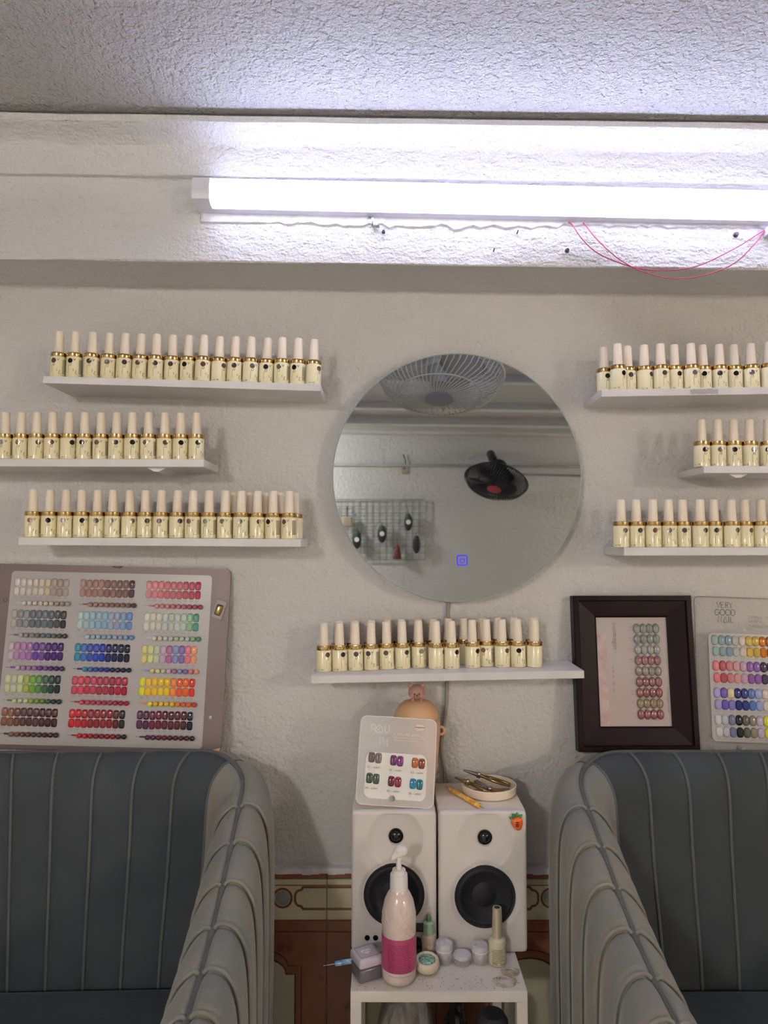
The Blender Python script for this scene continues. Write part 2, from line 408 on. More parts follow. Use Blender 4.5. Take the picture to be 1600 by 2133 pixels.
for k in range(k0, k1):
    x0 = XJ + (k - 1) * PER; x1 = x0 + PER
    tile(x0, x1, TZ[1], TZ[0], 'tile_brown')
    t = tile(x0, x1, TZ[2], TZ[1], 'tile_cream')
    tile(x0, x1, TZ[3], TZ[2], 'tile_brown')
    t2 = tile(x0, x1, TZ[3] - .4, TZ[3], 'tile_brown')
    # relief pattern on the decorated tile: ring and bracket frames, split at the joint
    xc = XC + (k - 0) * PER; zc = (TZ[1] + TZ[2]) / 2 + .003; R = .0165
    Y = -.0084
    bm = B()
    def F(u, v, Y=Y): return (min(max(u, x0 + .0008), x1 - .0008), Y, v)
    hh = .0195; b0 = .023
    def ring(r, wd, cxx): ribbon(bm, arc2(cxx, zc, r, 0, 360, 32), wd, F)
    for cxx in (xc - PER, xc, xc + PER):
        if cxx + R > x0 and cxx - R < x1: ring(R, .0042, cxx)
        for s in (1, -1):
            fr = arc2(cxx, zc, b0, 0, 30, 5)[::-1]
            up = [(cxx + s * b0, zc), (cxx + s * .0225, zc + .006), (cxx + s * .027, zc + .013), (cxx + s * .036, zc + .015), (cxx + s * .036, zc + hh), (cxx + s * PER / 2, zc + hh)]
            for q in (1, -1):
                pp = [(a, zc + (b - zc) * q) for a, b in up]
                for a, b in zip(pp[:-1], pp[1:]):
                    if max(a[0], b[0]) > x0 and min(a[0], b[0]) < x1: ribbon(bm, [a, b], .0042, F)
    ribbon(bm, [(x0, TZ[1] - .011), (x1, TZ[1] - .011)], .0018, F)
    if len(bm.faces): obj('tile_pattern', bm, 'tile_brown', t)
    bm = B()
    if x0 < xc < x1:
        lathe(bm, [(0, .0002), (.0135, 0)], 24, Matrix.Translation((xc, Y + .0002, zc)) @ axis_to((0, -1, 0)), cap=False)
        obj('tile_medallion', bm, 'tile_blue', t)
    # large lower tile: green marbled field inside a stepped arch frame
    zz = TZ[3]; xm = XJ + (k - 1) * PER + .0; c = xm + PER / 2 + .002
    def arch(o):
        top = zz - .030 - o
        pts = [(c - .0745 + o * .8, zz - .4), (c - .0745 + o * .8, top - .030), (c - .050 + o * .3, top - .030)]
        pts += [(c + .050 * math.cos(math.radians(a)) * (1 - o * 4), top - .030 + .028 * math.sin(math.radians(a))) for a in range(165, 10, -15)]
        pts += [(c + .050 - o * .3, top - .030), (c + .0745 - o * .8, top - .030), (c + .0745 - o * .8, zz - .4)]
        return [(min(max(a, x0 + .001), x1 - .001), b) for a, b in pts]
    A = arch(.016)
    obj('marbled_field', prism(B(), A, -.0083, -.0078), 'tile_green', t2)
    bm = B(); ribbon(bm, arch(.014), .0022, lambda u, v: (u, -.0086, v)); ribbon(bm, arch(0), .0022, lambda u, v: (u, -.0086, v))
    obj('arch_line', bm, 'tile_brown_dark', t2)
for o in list(wall_back.children): pass

# ------------------------------------------------------------------ lamps
LP0 = at(405, 402, y=-.16); LAMP_ANG = .0225
lamp = thing('batten_lamp', 'long white tube lamp glowing on the stepped beam above the mirror', 'lamp', (LP0.x, -.13, LP0.z + .0015), (0, LAMP_ANG, 0))
def lamp_prof(h, d):
    return [(0, -h), (-.012, -h), (-d * .7, -h * .98), (-d * .95, -h * .75), (-d, -h * .35), (-d, h * .35), (-d * .95, h * .75), (-d * .7, h * .98), (-.012, h), (0, h)]
def sweep(bm, prof, x0, x1):
    a = [bm.verts.new((x0, y, z)) for y, z in prof]; b = [bm.verts.new((x1, y, z)) for y, z in prof]; n = len(prof)
    for i in range(n): bm.faces.new((a[i], a[(i + 1) % n], b[(i + 1) % n], b[i]))
    bm.faces.new(a); bm.faces.new(b[::-1]); return bm
HL = .0230
obj('end_cap', sweep(B(), lamp_prof(HL + .0005, .047), 0, .029), 'lamp_plastic', lamp, auto=.6)
DP = [(-.020, -HL * .99), (-.036, -HL * .95), (-.0425, -HL * .75), (-.0455, -HL * .4), (-.046, 0), (-.0455, HL * .4), (-.0425, HL * .75), (-.036, HL * .93), (-.0275, HL * .97)]
obj('diffuser', sweep(B(), DP, .029, 1.17), 'tube_light', lamp, auto=.6)
obj('end_cap', sweep(B(), lamp_prof(HL + .0005, .047), 1.17, 1.20), 'lamp_plastic', lamp, auto=.6)
obj('housing', sweep(B(), [(-.0005, -HL), (-.0198, -HL), (-.0198, HL * .90), (-.0270, HL * .92), (-.0280, HL), (-.0005, HL)], .029, 1.17), 'lamp_plastic', lamp)
for (x, y, m, nm) in ((2.75, -3.05, 'bulb_warm', 'shaded ceiling lamp far right behind the viewer'), (-1.0, -3.0, 'bulb_left', 'shaded ceiling lamp on the left behind the viewer')):
    z = CEIL - x * TILT
    t = thing('ceiling_lamp', nm, 'lamp', (x, y, z))
    obj('canopy', lathe(B(), [(.05, .0), (.05, -.012), (.012, -.018), (.012, -.05)], 24), 'lamp_plastic', t, auto=.5)
    obj('lamp_shade', lathe(B(), [(.03, -.05), (.15, -.075), (.152, -.075), (.152, -.078), (.03, -.053)], 40), 'lamp_plastic', t, auto=.5)  # unseen shade, added to block the lamp's upward light from the ceiling
    bm = B(); bmesh.ops.create_uvsphere(bm, u_segments=24, v_segments=16, radius=.10)
    for v in bm.verts: v.co.z = (v.co.z * .55 if v.co.z > 0 else v.co.z) * .6 - .125
    obj('globe', bm, m, t, smooth=True)

# ------------------------------------------------------------------ shelves
YF = -.112
def shelf(name_label, l, r, th, ext=None):
    a = at(l[0], l[1], y=YF); b = at(r[0], r[1], y=YF)
    ang = -math.atan2(b.z - a.z, b.x - a.x); L = (b - a).length
    bm = box(B(), 0, L, YF, -.0005, -th, 0, .0006, 1)
    o = obj('wall_shelf', bm, 'shelf_white', loc=(a.x, 0, a.z), rot=(0, ang, 0))
    setp(o, name_label, 'shelf', 'white wall shelves')
    return dict(a=a, ang=ang, L=L, th=th)
def shelf_z(s, x): return s['a'].z - math.tan(s['ang']) * (x - s['a'].x)
S = {}
S['tl'] = shelf('white shelf holding seventeen bottles, uppermost on the left of the round mirror', (90, 783), (668, 800), .0125)
S['ml'] = shelf('white shelf cut by the left frame edge, second from the top left of the mirror', (-110, 955), (425, 956.5), .0135)
S['bl'] = shelf('white shelf lowest left of the mirror, just above the big rose colour chart', (38, 1119), (627, 1123), .0135)
S['c'] = shelf('white shelf under the round mirror, its top covered with two rows of bottles', (648, 1408), (1217, 1397), .0130)
S['tr'] = shelf('white shelf with a glossy tape patch, uppermost on the right of the mirror', (1253, 811.5), (1730, 804), .0125)
S['mr'] = shelf('short white shelf with few bottles, middle one right of the mirror', (1466, 971), (1730, 971), .0120)
S['br'] = shelf('white shelf lowest on the right, above the dark wooden frame', (1300, 1140.5), (1740, 1140), .0140)
# little fixing plates poking out under two shelves, tape patch on the top right shelf
for key, px, nm in (('ml', 330, 'white triangular fixing plate under the middle left shelf'), ('mr', 1532, 'white triangular fixing plate under the short middle right shelf')):
    s = S[key]; x = at(px, 975, y=-.09).x; z = shelf_z(s, x) - s['th']
    bm = prism(B(), [(-.018, 0), (.018, 0), (.004, -.007), (-.004, -.007)], -.10, -.03)
    setp(obj('fixing_plate', bm, 'shelf_white', loc=(x, 0, z), rot=(0, s['ang'], 0)), nm, 'bracket')
s = S['tr']; x = at(1467, 816, y=YF).x
bm = B(); pts = []
top = [(-.024 + .048 * i / 20, .0045 + random.uniform(-.0008, .0008)) for i in range(21)]; bot = [(a, -.004 + random.uniform(-.0008, .0012)) for a, b in top[::-1]]
setp(obj('tape_patch', prism(bm, top + bot, -.0006, -.0001), 'chart_white', loc=(x, YF, shelf_z(s, x) - .0065), rot=(0, s['ang'], 0)), 'torn glossy tape patch stuck on the upper right shelf edge', 'tape')

# ------------------------------------------------------------------ nail polish bottles
RB, HB = .0138, .0375
def cyl(u, v, r=RB + .00012):      # u = angle (deg, 0 faces the room, + to the right), v = height
    a = math.radians(u); return (r * math.sin(a), -r * math.cos(a), v)
def make_bottle():
    t = thing('nail_polish_bottle', '', 'bottle')
    bd = obj('bottle_body', lathe(B(), [(0, 0), (RB - .001, 0), (RB, .001), (RB, HB - .0012), (RB - .0006, HB - .0002), (RB - .003, HB)], 28), 'cream_glass', t, auto=.6)
    co = obj('collar', lathe(B(), [(RB - .0032, HB - .0003), (RB - .0007, HB), (RB - .0004, HB + .0009), (RB - .0004, HB + .0066), (RB - .0011, HB + .0073), (.0083, HB + .0078)], 28), 'gold', t, auto=.6)
    cp = obj('cap', lathe(B(), [(.0084, HB + .0076), (.0082, HB + .009), (.0070, HB + .0435), (.0066, HB + .0455), (.0058, HB + .0460), (0, HB + .0461)], 24), 'cream_cap', t, auto=.6)
    bm = B()
    c = bm.verts.new(cyl(0, .0298, RB + .0003)); rg = [bm.verts.new(cyl(math.degrees(.0044 * math.cos(a) / RB), .0296 + .0044 * math.sin(a), RB + .0003)) for a in [2 * PI * i / 16 for i in range(16)]]
    for i in range(16): bm.faces.new((c, rg[i], rg[(i + 1) % 16]))
    dt = obj('color_dot', bm, 'dot_film', t, smooth=True)
    bm = B(); f = lambda u, v: cyl(u, v)
    deg = math.degrees(.001 / RB)     # one millimetre of arc
    def rb(pts, wd=.00035):
        wd *= 1.35
        # ribbons in millimetre space mapped on the cylinder
        ribbon(bm, [(a * 1000, b * 1000) for a, b in pts], wd * 1000, lambda u, v: cyl(u * deg, v / 1000))
    def mm(pts): return [(a / 1000, b / 1000) for a, b in pts]
    rb(mm([(5.4, 33.2), (7.2, 29.4), (9.4, 33.4)]), .00045); rb(mm([(7.2, 29.4), (7.9, 33)]))          # v mark
    rb(mm([(-.6, 24.6), (-1.6, 21.2), (1.4, 20.6), (2.2, 24.2), (1.0, 24.6)]), .0005)
    rb(mm([(2.6, 21.0), (13, 21.0)]), .0003)
    rb(mm([(-2.8, 7), (-2.8, 21)]), .0003)
    rb(mm([(7.0, 14.6), (5.0, 13.8), (6.9, 12.2), (5.0, 11.0)]), .0005); rb(mm([(12.2, 12.0), (9.6, 11.8), (9.2, 10.2), (11.2, 9.4), (8.8, 8.6), (9.2, 6.8), (12.4, 6.6)]), .0005)
    rb(mm([(1, 5.6), (13.5, 5.6)]), .0003)
    for a in (-19, -17.8, -16.6, -15.4): rb(mm([(a, 3.2), (a + .2, 4.6), (a + .7, 3.2)]), .0003)
    for a in (-12, -10): rb(mm([(a, 3), (a + 1.3, 3)])); rb(mm([(a, 4.7), (a + 1.3, 4.7)])); rb(mm([(a + .6, 2.6), (a + .6, 5.1)]))
    for i in range(11):
        x = 15.2 + i * .85; z = 32
        while z > 8:
            l = random.uniform(.5, 2.4); rb(mm([(x, z), (x, z - l)]), .0003); z -= l + .35
    rb(mm([(16, 4), (22, 4)]), .0006)
    obj('label_print', bm, 'print_dark', t)
    return t
proto = make_bottle()
PARTS = list(proto.children); used = [False]
DOTS = ['6e625c', '3a3638', '9a948e', '54504e', '8a6a60', '2e2c30']
def copy_bottle():
    if not used[0]: used[0] = True; return proto
    r = proto.copy(); COL.objects.link(r)
    for ch in PARTS:
        c = ch.copy(); COL.objects.link(c); c.parent = r
    return r
def spread(P, fixed=None):
    md = 2 * RB + .0004
    for it in range(60):
        ok = True
        for i in range(len(P)):
            for j in range(i):
                dx = P[i][0] - P[j][0]; dy = P[i][1] - P[j][1]; d = math.hypot(dx, dy)
                if d < md:
                    ok = False; k = (md - d) / 2 * 1.01; ux, uy = (dx / d, dy / d) if d > 1e-6 else (1, 0)
                    P[i][0] += ux * k; P[i][1] += uy * k; P[j][0] -= ux * k; P[j][1] -= uy * k
        for p in P: p[1] = min(max(p[1], YF + RB + .001), -RB - .003)
        if ok: break
    return P
def place_row(key, P, offs, words, group):
    s = S[key]
    for i, (x, y, row) in enumerate(P):
        t = copy_bottle(); z = shelf_z(s, x)
        t.location = (x, y, z + .0001)
        view = math.atan2(x - CAM.x, y - CAM.y)          # turn so the dot shows where the photo shows it
        t.rotation_euler = (random.uniform(-.004, .004), s['ang'] + random.uniform(-.004, .004), -view + math.asin(max(-.98, min(.98, offs[i]))) if abs(offs[i]) < 1 else -view + PI * .8)
        t['label'] = words(i, row); t['group'] = group; t['category'] = 'bottle'
        for c in t.children:
            if c.name.startswith('color_dot'): c.color = (*lin(random.choice(DOTS)), 1)
# upper left: 17
def row(key, crops, sc, ox, ypx, y=-.093, jit=.002):
    return [[at(c / sc + ox, ypx, y=y).x, y + random.uniform(-jit, jit), 0] for c in crops]
P = spread(row('tl', [105, 195, 290, 388, 470, 552, 648, 730, 808, 897, 990, 1075, 1160, 1243, 1322, 1403, 1490], 2.623, 80, 785))
where = {'tl': 'upper left shelf', 'ml': 'middle left shelf', 'bl': 'lowest left shelf', 'c': 'shelf under the mirror', 'tr': 'upper right shelf', 'mr': 'short middle right shelf', 'br': 'lowest right shelf'}
def words_for(key, total):
    def f(i, row):
        side = '%s from the left' % ORD[i] if i else 'leftmost'
        if i == total - 1: side = 'rightmost'
        return '%s cream polish bottle on the %s' % (side, where[key])
    return f
place_row('tl', P, [a / 44 for a in [-25, -23, -15, -10, 0, -15, -5, -10, -21, 0, 25, -5, 10, -6, -17, -21, 30]], words_for('tl', 17), 'polish bottles on the upper left shelf')
P = spread(row('ml', [38, 147, 265, 383, 498, 620, 737, 838, 955, 1072, 1185, 1297, 1415], 3.478, 0, 957, y=-.094))
place_row('ml', P, [a / 58 for a in [-28, -22, 10, -8, 24, -20, -30, -6, 2, -22, 5, 3, 10]], words_for('ml', 13), 'polish bottles on the middle left shelf')
P1_ = row('bl', [98, 190, 275, 360, 447, 532, 622, 710, 790, 873, 960, 1047, 1127, 1213, 1295, 1377, 1462], 2.58, 30, 1120, y=-.095)
P2_ = row('bl', [1178, 1262, 1342, 1424, 1508], 2.58, 30, 1120, y=-.055)
for p in P2_: p[2] = 1
P = spread(P1_ + P2_)
def wbl(i, row):
    if row: return 'cream polish bottle, %s of the rear row on the lowest left shelf' % ['leftmost', 'second from the left', 'middle one', 'fourth from the left', 'rightmost'][i - 17]
    return '%s cream bottle of the front row, lowest left shelf' % ('leftmost' if i == 0 else 'rightmost' if i == 16 else ORD[i] + ' from the left')
place_row('bl', P, [a / 43 for a in [-15, -7, -13, 3, -7, -9, 15, 10, -10, 14, -22, -20, -15, -6, 10, -27, -27]] + [2, 2, .5, 2, 2], wbl, 'polish bottles on the lowest left shelf')
# under the mirror: two rows, depth read from the bases and from the cap tops
s = S['c']; P = []
for cx_, by in zip([97, 185, 270, 362, 450, 538, 634, 734, 822, 942, 1030, 1113, 1200, 1285], [380, 375, 375, 372, 368, 365, 355, 365, 365, 358, 352, 355, 355, 352]):
    px, py = cx_ / 2.712 + 640, by / 2.712 + 1260
    q = at(px, py, z=shelf_z(s, at(px, py, y=-.09).x)); P.append([q.x, q.y + RB, 0])
for cx_, ty in zip([178, 262, 358, 452, 541, 627, 708, 790, 873, 982, 1071, 1161, 1277], [92, 87, 85, 77, 75, 72, 70, 70, 66, 66, 64, 66, 70]):
    px, py = cx_ / 2.712 + 640, ty / 2.712 + 1260
    z0 = shelf_z(s, at(px, py, y=-.05).x) + HB + .046
    q = at(px, py + 1, z=z0); q.y = min(max(q.y, -.062), -.018); q = at(px, py + 1, y=q.y); P.append([q.x, q.y, 1])
P = spread(P)
def wc(i, row):
    if row:
        j = i - 14; return '%s cream bottle of the rear row, shelf under the mirror' % ('leftmost' if j == 0 else 'rightmost' if j == 12 else ORD[j] + ' from the left')
    return '%s cream bottle of the front row, shelf under the mirror' % ('leftmost' if i == 0 else 'rightmost' if i == 13 else ORD[i] + ' from the left')
place_row('c', P, [a / 42 for a in [20, 18, 3, -17, -5, 24, 14, 40, 28, 28, -18, 27, 5, -50]] + [random.choice([2, .3, -.4, 2]) for _ in range(13)], wc, 'polish bottles on the shelf under the mirror')
s = S['tr']; P = []
for cx_, ty in zip([240, 358, 474, 580, 713, 835, 960, 1078, 1195, 1317, 1443, 1580], [97, 68, 83, 78, 72, 72, 70, 73, 73, 72, 66, 57]):
    px = cx_ / 4 + 1200; py = ty / 4 + 700
    z0 = shelf_z(s, at(px, 800, y=-.09).x) + HB + .046
    q = at(px, py, z=z0); yy = min(max(q.y, YF + RB), -.05); P.append([at(px, 790, y=yy).x, yy, 0])
P = spread(P)
place_row('tr', P, [a / 60 for a in [25, 43, 23, 50, 27, 35, 25, 7, 2, 13, 5, 70]], words_for('tr', 12), 'polish bottles on the upper right shelf')
P = spread([[at(c / 4 + 1200, 971, y=-.094).x, -.094, 0] for c in [1052, 1190, 1320, 1438, 1604]])
place_row('mr', P, [.42, .33, .13, .5, 0], words_for('mr', 5), 'polish bottles on the short middle right shelf')
P = spread([[at(c / 4 + 1200, 1140, y=-.092).x, -.092 + random.uniform(-.002, .002), 0] for c in [407, 527, 652, 782, 906, 1035, 1160, 1287, 1412, 1530, 1648]])
place_row('br', P, [a / 63 for a in [33, 30, 18, 5, 12, 40, 20, 43, 48, 30, 0]], words_for('br', 11), 'polish bottles on the lowest right shelf')

# ------------------------------------------------------------------ round mirror
mc = at(952, 993, y=-.034); MR = 260 / FPX * (1.35 - .034) * 1.003
mir = thing('round_mirror', 'round frameless mirror with a blue touch button above the bottle shelf', 'mirror', (mc.x, 0, mc.z))
Mx = axis_to((0, -1, 0))
obj('mirror_glass', lathe(B(), [(0, .0341), (MR - .002, .0341)], 96, Mx, cap=False), 'mirror_silver', mir)
obj('mirror_rim', lathe(B(), [(MR - .002, .0341), (MR, .0330), (MR, .0300), (MR - .004, .0295)], 96, Mx, cap=False), 'mirror_edge', mir, smooth=True)
obj('mirror_back', lathe(B(), [(MR - .004, .0296), (MR - .012, .028), (MR - .012, .0008), (0, .0008)], 64, Mx, cap=False), 'lamp_plastic', mir, auto=.5)
ic = at(963, 1167, y=-.0345); ix, iz = ic.x - mc.x, ic.z - mc.z
bm = B(); Y = lambda u, v: (ix + u, -.0346, iz + v)
rr = rrect(-.0088, .0088, -.0088, .0088, .002, 3); ribbon(bm, rr + [rr[0]], .0016, Y)
ribbon(bm, arc2(0, -.0005, .0042, 120, 420, 18), .0013, Y); ribbon(bm, [(0, .0005), (0, .0045)], .0013, Y)
obj('power_icon', bm, 'blue_led', mir)
# cable from mirror down behind the speakers
pts = [at(934, 1245, y=-.006), at(933, 1290, y=-.005), at(932, 1385, y=-.006), at(931, 1430, y=-.005), at(929, 1480, y=-.005), at(922, 1530, y=-.006), at(920, 1565, y=-.006), at(926, 1600, y=-.006), at(928, 1640, y=-.006), at(928, 1700, y=-.006)]
bm = tube(B(), catmull(pts, 6), .0032, 8)
setp(obj('power_cable', bm, 'cable_grey', smooth=True), 'grey power cable running down the wall from the mirror to the speakers', 'cable')

# ------------------------------------------------------------------ pink wires, screws and bracket on the beam
def wire(pts, nm):
    P = [at(px, py, y=y) for px, py, y in pts]
    setp(obj('wire', tube(B(), catmull(P, 10), .00095, 6), 'wire_pink', smooth=True), nm, 'wire', 'pink wires under the lamp')
wire([(1184, 463, -.134), (1192, 468, -.136), (1213, 498, -.142), (1250, 530, -.148), (1318, 556, -.15), (1380, 563, -.15), (1450, 555, -.148), (1530, 518, -.14), (1588, 482, -.136), (1612, 470, -.134)], 'pink wire sagging under the lamp, the upper loop ending at the right edge')
wire([(1215, 464, -.134), (1222, 472, -.137), (1245, 500, -.143), (1290, 540, -.15), (1340, 566, -.155), (1400, 580, -.158), (1465, 574, -.156), (1530, 548, -.15), (1575, 505, -.142), (1592, 484, -.137), (1616, 474, -.134)], 'pink wire with the lowest loop, hanging just below the beam edge')
def screw(px, py, r, nm):
    p = at(px, py, y=-.130)
    t = thing('wall_screw', nm, 'screw', p)
    obj('screw_head', lathe(B(), [(r * 1.5, .0005), (r * 1.4, .0016), (r, .002), (r, .006), (r * .8, .0068), (0, .0068)], 16, axis_to((0, -1, 0))), 'steel_dark', t, auto=.5)
    obj('plug', lathe(B(), [(0, 0), (r * 2, 0), (r * 1.9, .001), (0, .0012)], 16, axis_to((0, -1, 0))), 'torn_plaster', t)
screw(799, 484, .0024, 'small dark screw in the beam below the bent steel clip')
screw(1181, 523, .0030, 'protruding dark screw in the beam left of the pink wires')
screw(1532, 490, .0034, 'round screw with a plaster plug near the right end of the beam')
for px, py, nm in ((1028, 524, 'tiny nail stub low on the beam left of the wires'), (1077, 487, 'tiny nail stub just under the lamp left of the wires')):
    p = at(px, py, y=-.130)
    setp(obj('nail', lathe(B(), [(.0012, 0), (.001, .008), (0, .009)], 8, axis_to((.1, -1, .4))), 'steel_dark', loc=p), nm, 'nail')
p = at(776, 462, y=-.133); bm = B()
box(bm, -.010, .010, -.0012, 0, -.004, .004, 0, 1, rotY(.75)); box(bm, .004, .014, -.008, 0, -.009, -.0075, 0, 1, rotY(.2)); box(bm, -.0015, .0015, -.010, 0, -.009, .002)
setp(obj('steel_clip', bm, 'steel', loc=p), 'bent shiny steel clip poking out below the lamp', 'clip')
p = at(1607, 485, y=-.135)
setp(obj('terminal_block', box(B(), -.012, .012, -.012, .004, -.007, .007, .0015, 2), 'lamp_plastic', loc=p), 'white terminal block where the pink wires end at the right', 'connector')

# ------------------------------------------------------------------ generic leaning board frame
def lean_frame(TL, TR, BL, BR, yt, yb):
    a = at(*TL, y=yt); b = at(*TR, y=yt); c = at(*BL, y=yb); d = at(*BR, y=yb)
    X = ((b - a).normalized() + (d - c).normalized()).normalized()
    U = ((a - c).normalized() + (b - d).normalized()).normalized()
    U = (U - X * U.dot(X)).normalized(); Nn = X.cross(U)       # points away from the room (+y) or toward it
    W = ((b - a).length + (d - c).length) / 2; H = ((a - c).length + (b - d).length) / 2
    C = (a + b + c + d) / 4
    M = Matrix(((X.x, -Nn.x, U.x, 0), (X.y, -Nn.y, U.y, 0), (X.z, -Nn.z, U.z, 0), (0, 0, 0, 1)))
    # local x right, local y into the wall, local z up
    M = Matrix.Translation(C) @ M
    return M, W, H
def nail_mesh(name, w_, h_, t_, m, sq=4.2):
    bm = B(); n = 16; rings = []
    for s_, z in ((1, 0), (.96, .55), (.72, .9)):
        rg = []
        for i in range(n):
            a = 2 * PI * i / n; c, s = math.cos(a), math.sin(a); r = (abs(c) ** sq + abs(s) ** sq) ** (-1 / sq)
            rg.append(bm.verts.new((w_ / 2 * c * r * s_, -t_ * z, h_ / 2 * s * r * (s_ if s_ == 1 else s_ * .98))))
        rings.append(rg)
    for a, b in zip(rings[:-1], rings[1:]):
        for i in range(n): bm.faces.new((a[i], a[(i + 1) % n], b[(i + 1) % n], b[i]))
    c = bm.verts.new((0, -t_, 0))
    for i in range(n): bm.faces.new((rings[-1][i], rings[-1][(i + 1) % n], c))
    bm.normal_update(); me = bpy.data.meshes.new(name); bmesh.ops.recalc_face_normals(bm, faces=bm.faces); bm.to_mesh(me); bm.free()
    for p in me.polygons: p.use_smooth = True
    me.materials.append(MATS[m]); return me

# ------------------------------------------------------------------ big rose colour chart (left)
M, W, H = lean_frame((27, 1189), (446, 1199), (-13, 1550), (417, 1560), -.012, -.046)
ch = thing('colour_chart', 'large rose metallic colour chart with rows of painted nail tips, leaning above the left armchair', 'colour chart', M=M)
fx = lambda f: -W / 2 + f * W
fz = lambda f: H / 2 - f * H
bm = B(); prism(bm, rrect(-W / 2 - .036, W / 2 + .034, -H / 2 - .0075, H / 2 + .013, .013, 6), .0005, .005)
obj('backing_board', bm, 'chart_rose', ch)
obj('white_panel', prism(B(), rrect(-W / 2, W / 2, -H / 2, H / 2, .007, 5), 0, .0005), 'chart_white', ch)
GR = [['d5cfc8 cfc8c0 ccc3b8 cdc4b4 cfc5b2 c8bd9f a99e98 a8978c b0a59b', 'b08f86 a8837a a57e74 a37f73 8f6a63 8b6e68 85645d 87665d 60424a', 'd8959a d98c93 d9848c d0747f c87882 c4707c b85f6b b85365 ad4257'],
      ['b5aca5 8f8f93 8f9498 6e7075 686e78 6c7780 5c6468 54555c 3d3842', 'b9ccd0 a3c2cc 97bccb 90b5cc 8db5d3 9fb0c4 96a5c6 83a8cf 6d97cc', 'dcdcd4 d9d2bd cdd0c2 c6cfca bdc9bd c3cfc8 bccfc4 8fbf93 5a9f86'],
      ['c5b5c4 b58bb5 b382b5 a673b0 6a44a0 744a9c 4d2470 44207a 431f66', '3c93b0 3f77b8 3a55ad 2c48b5 2238a8 1c2460 151c55 131740 141a33', 'e0d48a dbe09a c3cfb0 c5aec9 b5739c 8d98c9 8873b5 e87d90 f0a078'],
      ['c8cfa0 bcc6ac c3cf9a a5b055 6ba53a 5a8a4a 3f6344 1e4040 1c2f33', 'c94a68 d44a68 c03a55 bd4560 a53348 a33b4c 9a2340 b02045 a81a3a', 'e8e03a f0c030 efc42a e9c62e f0c81e ee8a3a e8603a ee6a2a d83a2a'],
      ['8a5a48 80573c 6a4038 5c3a3c 55303a 553238 4c2428 4d2228 471f22', 'cc1c28 c01c2c a81c2a 8e1a26 861a28 8a1a28 8c1c28 5a2024 2c1c28', '5c2c4c 4c2444 6e1c3c 6a1c3a 5c1c34 5a1a34 581c2c 501c2a 18182c']]
ng = nail_mesh('nail_tip', .0282 * W, .0158, .0030, 'nail_gloss'); nm_ = nail_mesh('nail_tip_matte', .0282 * W, .0155, .0028, 'nail_matte')
bm = B(); bmesh.ops.create_icosphere(bm, subdivisions=2, radius=.0128 * W); 
for f in bm.faces: f.smooth = True
bead = bpy.data.meshes.new('bead'); bm.to_mesh(bead); bm.free(); bead.materials.append(MATS['nail_gloss'])
num = 0
for r in range(5):
    for c in range(3):
        txt = B(); cols = GR[r][c].split(); u0 = (.034, .361, .690)[c]; v0 = .066 + r * .188
        for i, h in enumerate(cols):
            x = fx(u0 + i * .0304); dz = random.uniform(-.0004, .0004)
            inst(ng, 'nail_tip', ch, (x, 0, fz(v0) + dz), (0, random.uniform(-.03, .03), 0), color=h)
            inst(nm_, 'nail_tip', ch, (x, 0, fz(v0 + .054) + dz), (0, random.uniform(-.03, .03), 0), color=h)
            inst(bead, 'bead', ch, (fx(u0 + .046 + i * .0270), -.0035, fz(v0 + .123)), color=h)
            num += 1
            text(txt, '%03d' % num, x, fz(v0 + .094), .0042, lambda u, v: (u, -.0004, v), center=True)
        obj('number_print', txt, 'print_grey', ch)['kind'] = 'stuff'
        # little painted brush stroke leading the bead row
        bm = B(); ribbon(bm, [(fx(u0 - .016), fz(v0 + .121)), (fx(u0 + .010), fz(v0 + .1215))], .0007, lambda u, v: (u, -.0006, v)); ribbon(bm, [(fx(u0 + .006), fz(v0 + .1215)), (fx(u0 + .031), fz(v0 + .122))], .0032, lambda u, v: (u, -.0006, v))
        o = obj('brush_mark', bm, 'nail_matte', ch); o.color = (*lin(cols[5]), 1)
# hook plate, hole, chipped foil corner and top notch
q = lambda px, py: M.inverted() @ at(px, py, y=-.03)
kx = W / 2 + .0165
bm = B(); box(bm, -.0105, .0105, -.003, 0, -.018, .018, .003, 3, Matrix.Translation((kx, 0, H / 2 - .062)) @ rotY(.3)); obj('hook_pad', bm, 'clear_plastic', ch, auto=.5)
bm = B(); box(bm, -.006, .006, -.007, -.002, -.010, .010, .0025, 3, Matrix.Translation((kx, 0, H / 2 - .063)) @ rotY(.3)); obj('hook', bm, 'gold_tool', ch, auto=.5)
bm = prism(B(), [(W / 2 - .026, -H / 2 - .0086), (W / 2 + .030, -H / 2 - .0086), (W / 2 + .033, -H / 2 + .003), (W / 2 + .008, -H / 2 - .0045)], -.0012, .0002); obj('foil_chip', bm, 'peach', ch)
bm = prism(B(), [(-.012 + .01, H / 2 + .0133), (.010 + .01, H / 2 + .0133), (.004 + .01, H / 2 + .009), (-.005 + .01, H / 2 + .0092)], -.0008, .0062); obj('clip_notch', bm, 'bag_black', ch)
for px, py in ((3, 1249), (441, 1493)):
    l = q(px, py); obj('rivet', lathe(B(), [(.0032, 0), (.0028, .001), (0, .0014)], 12, Matrix.Translation((l.x, .0004, l.z)) @ axis_to((0, -1, 0))), 'steel_dark' if px < 10 else 'chart_white', ch)

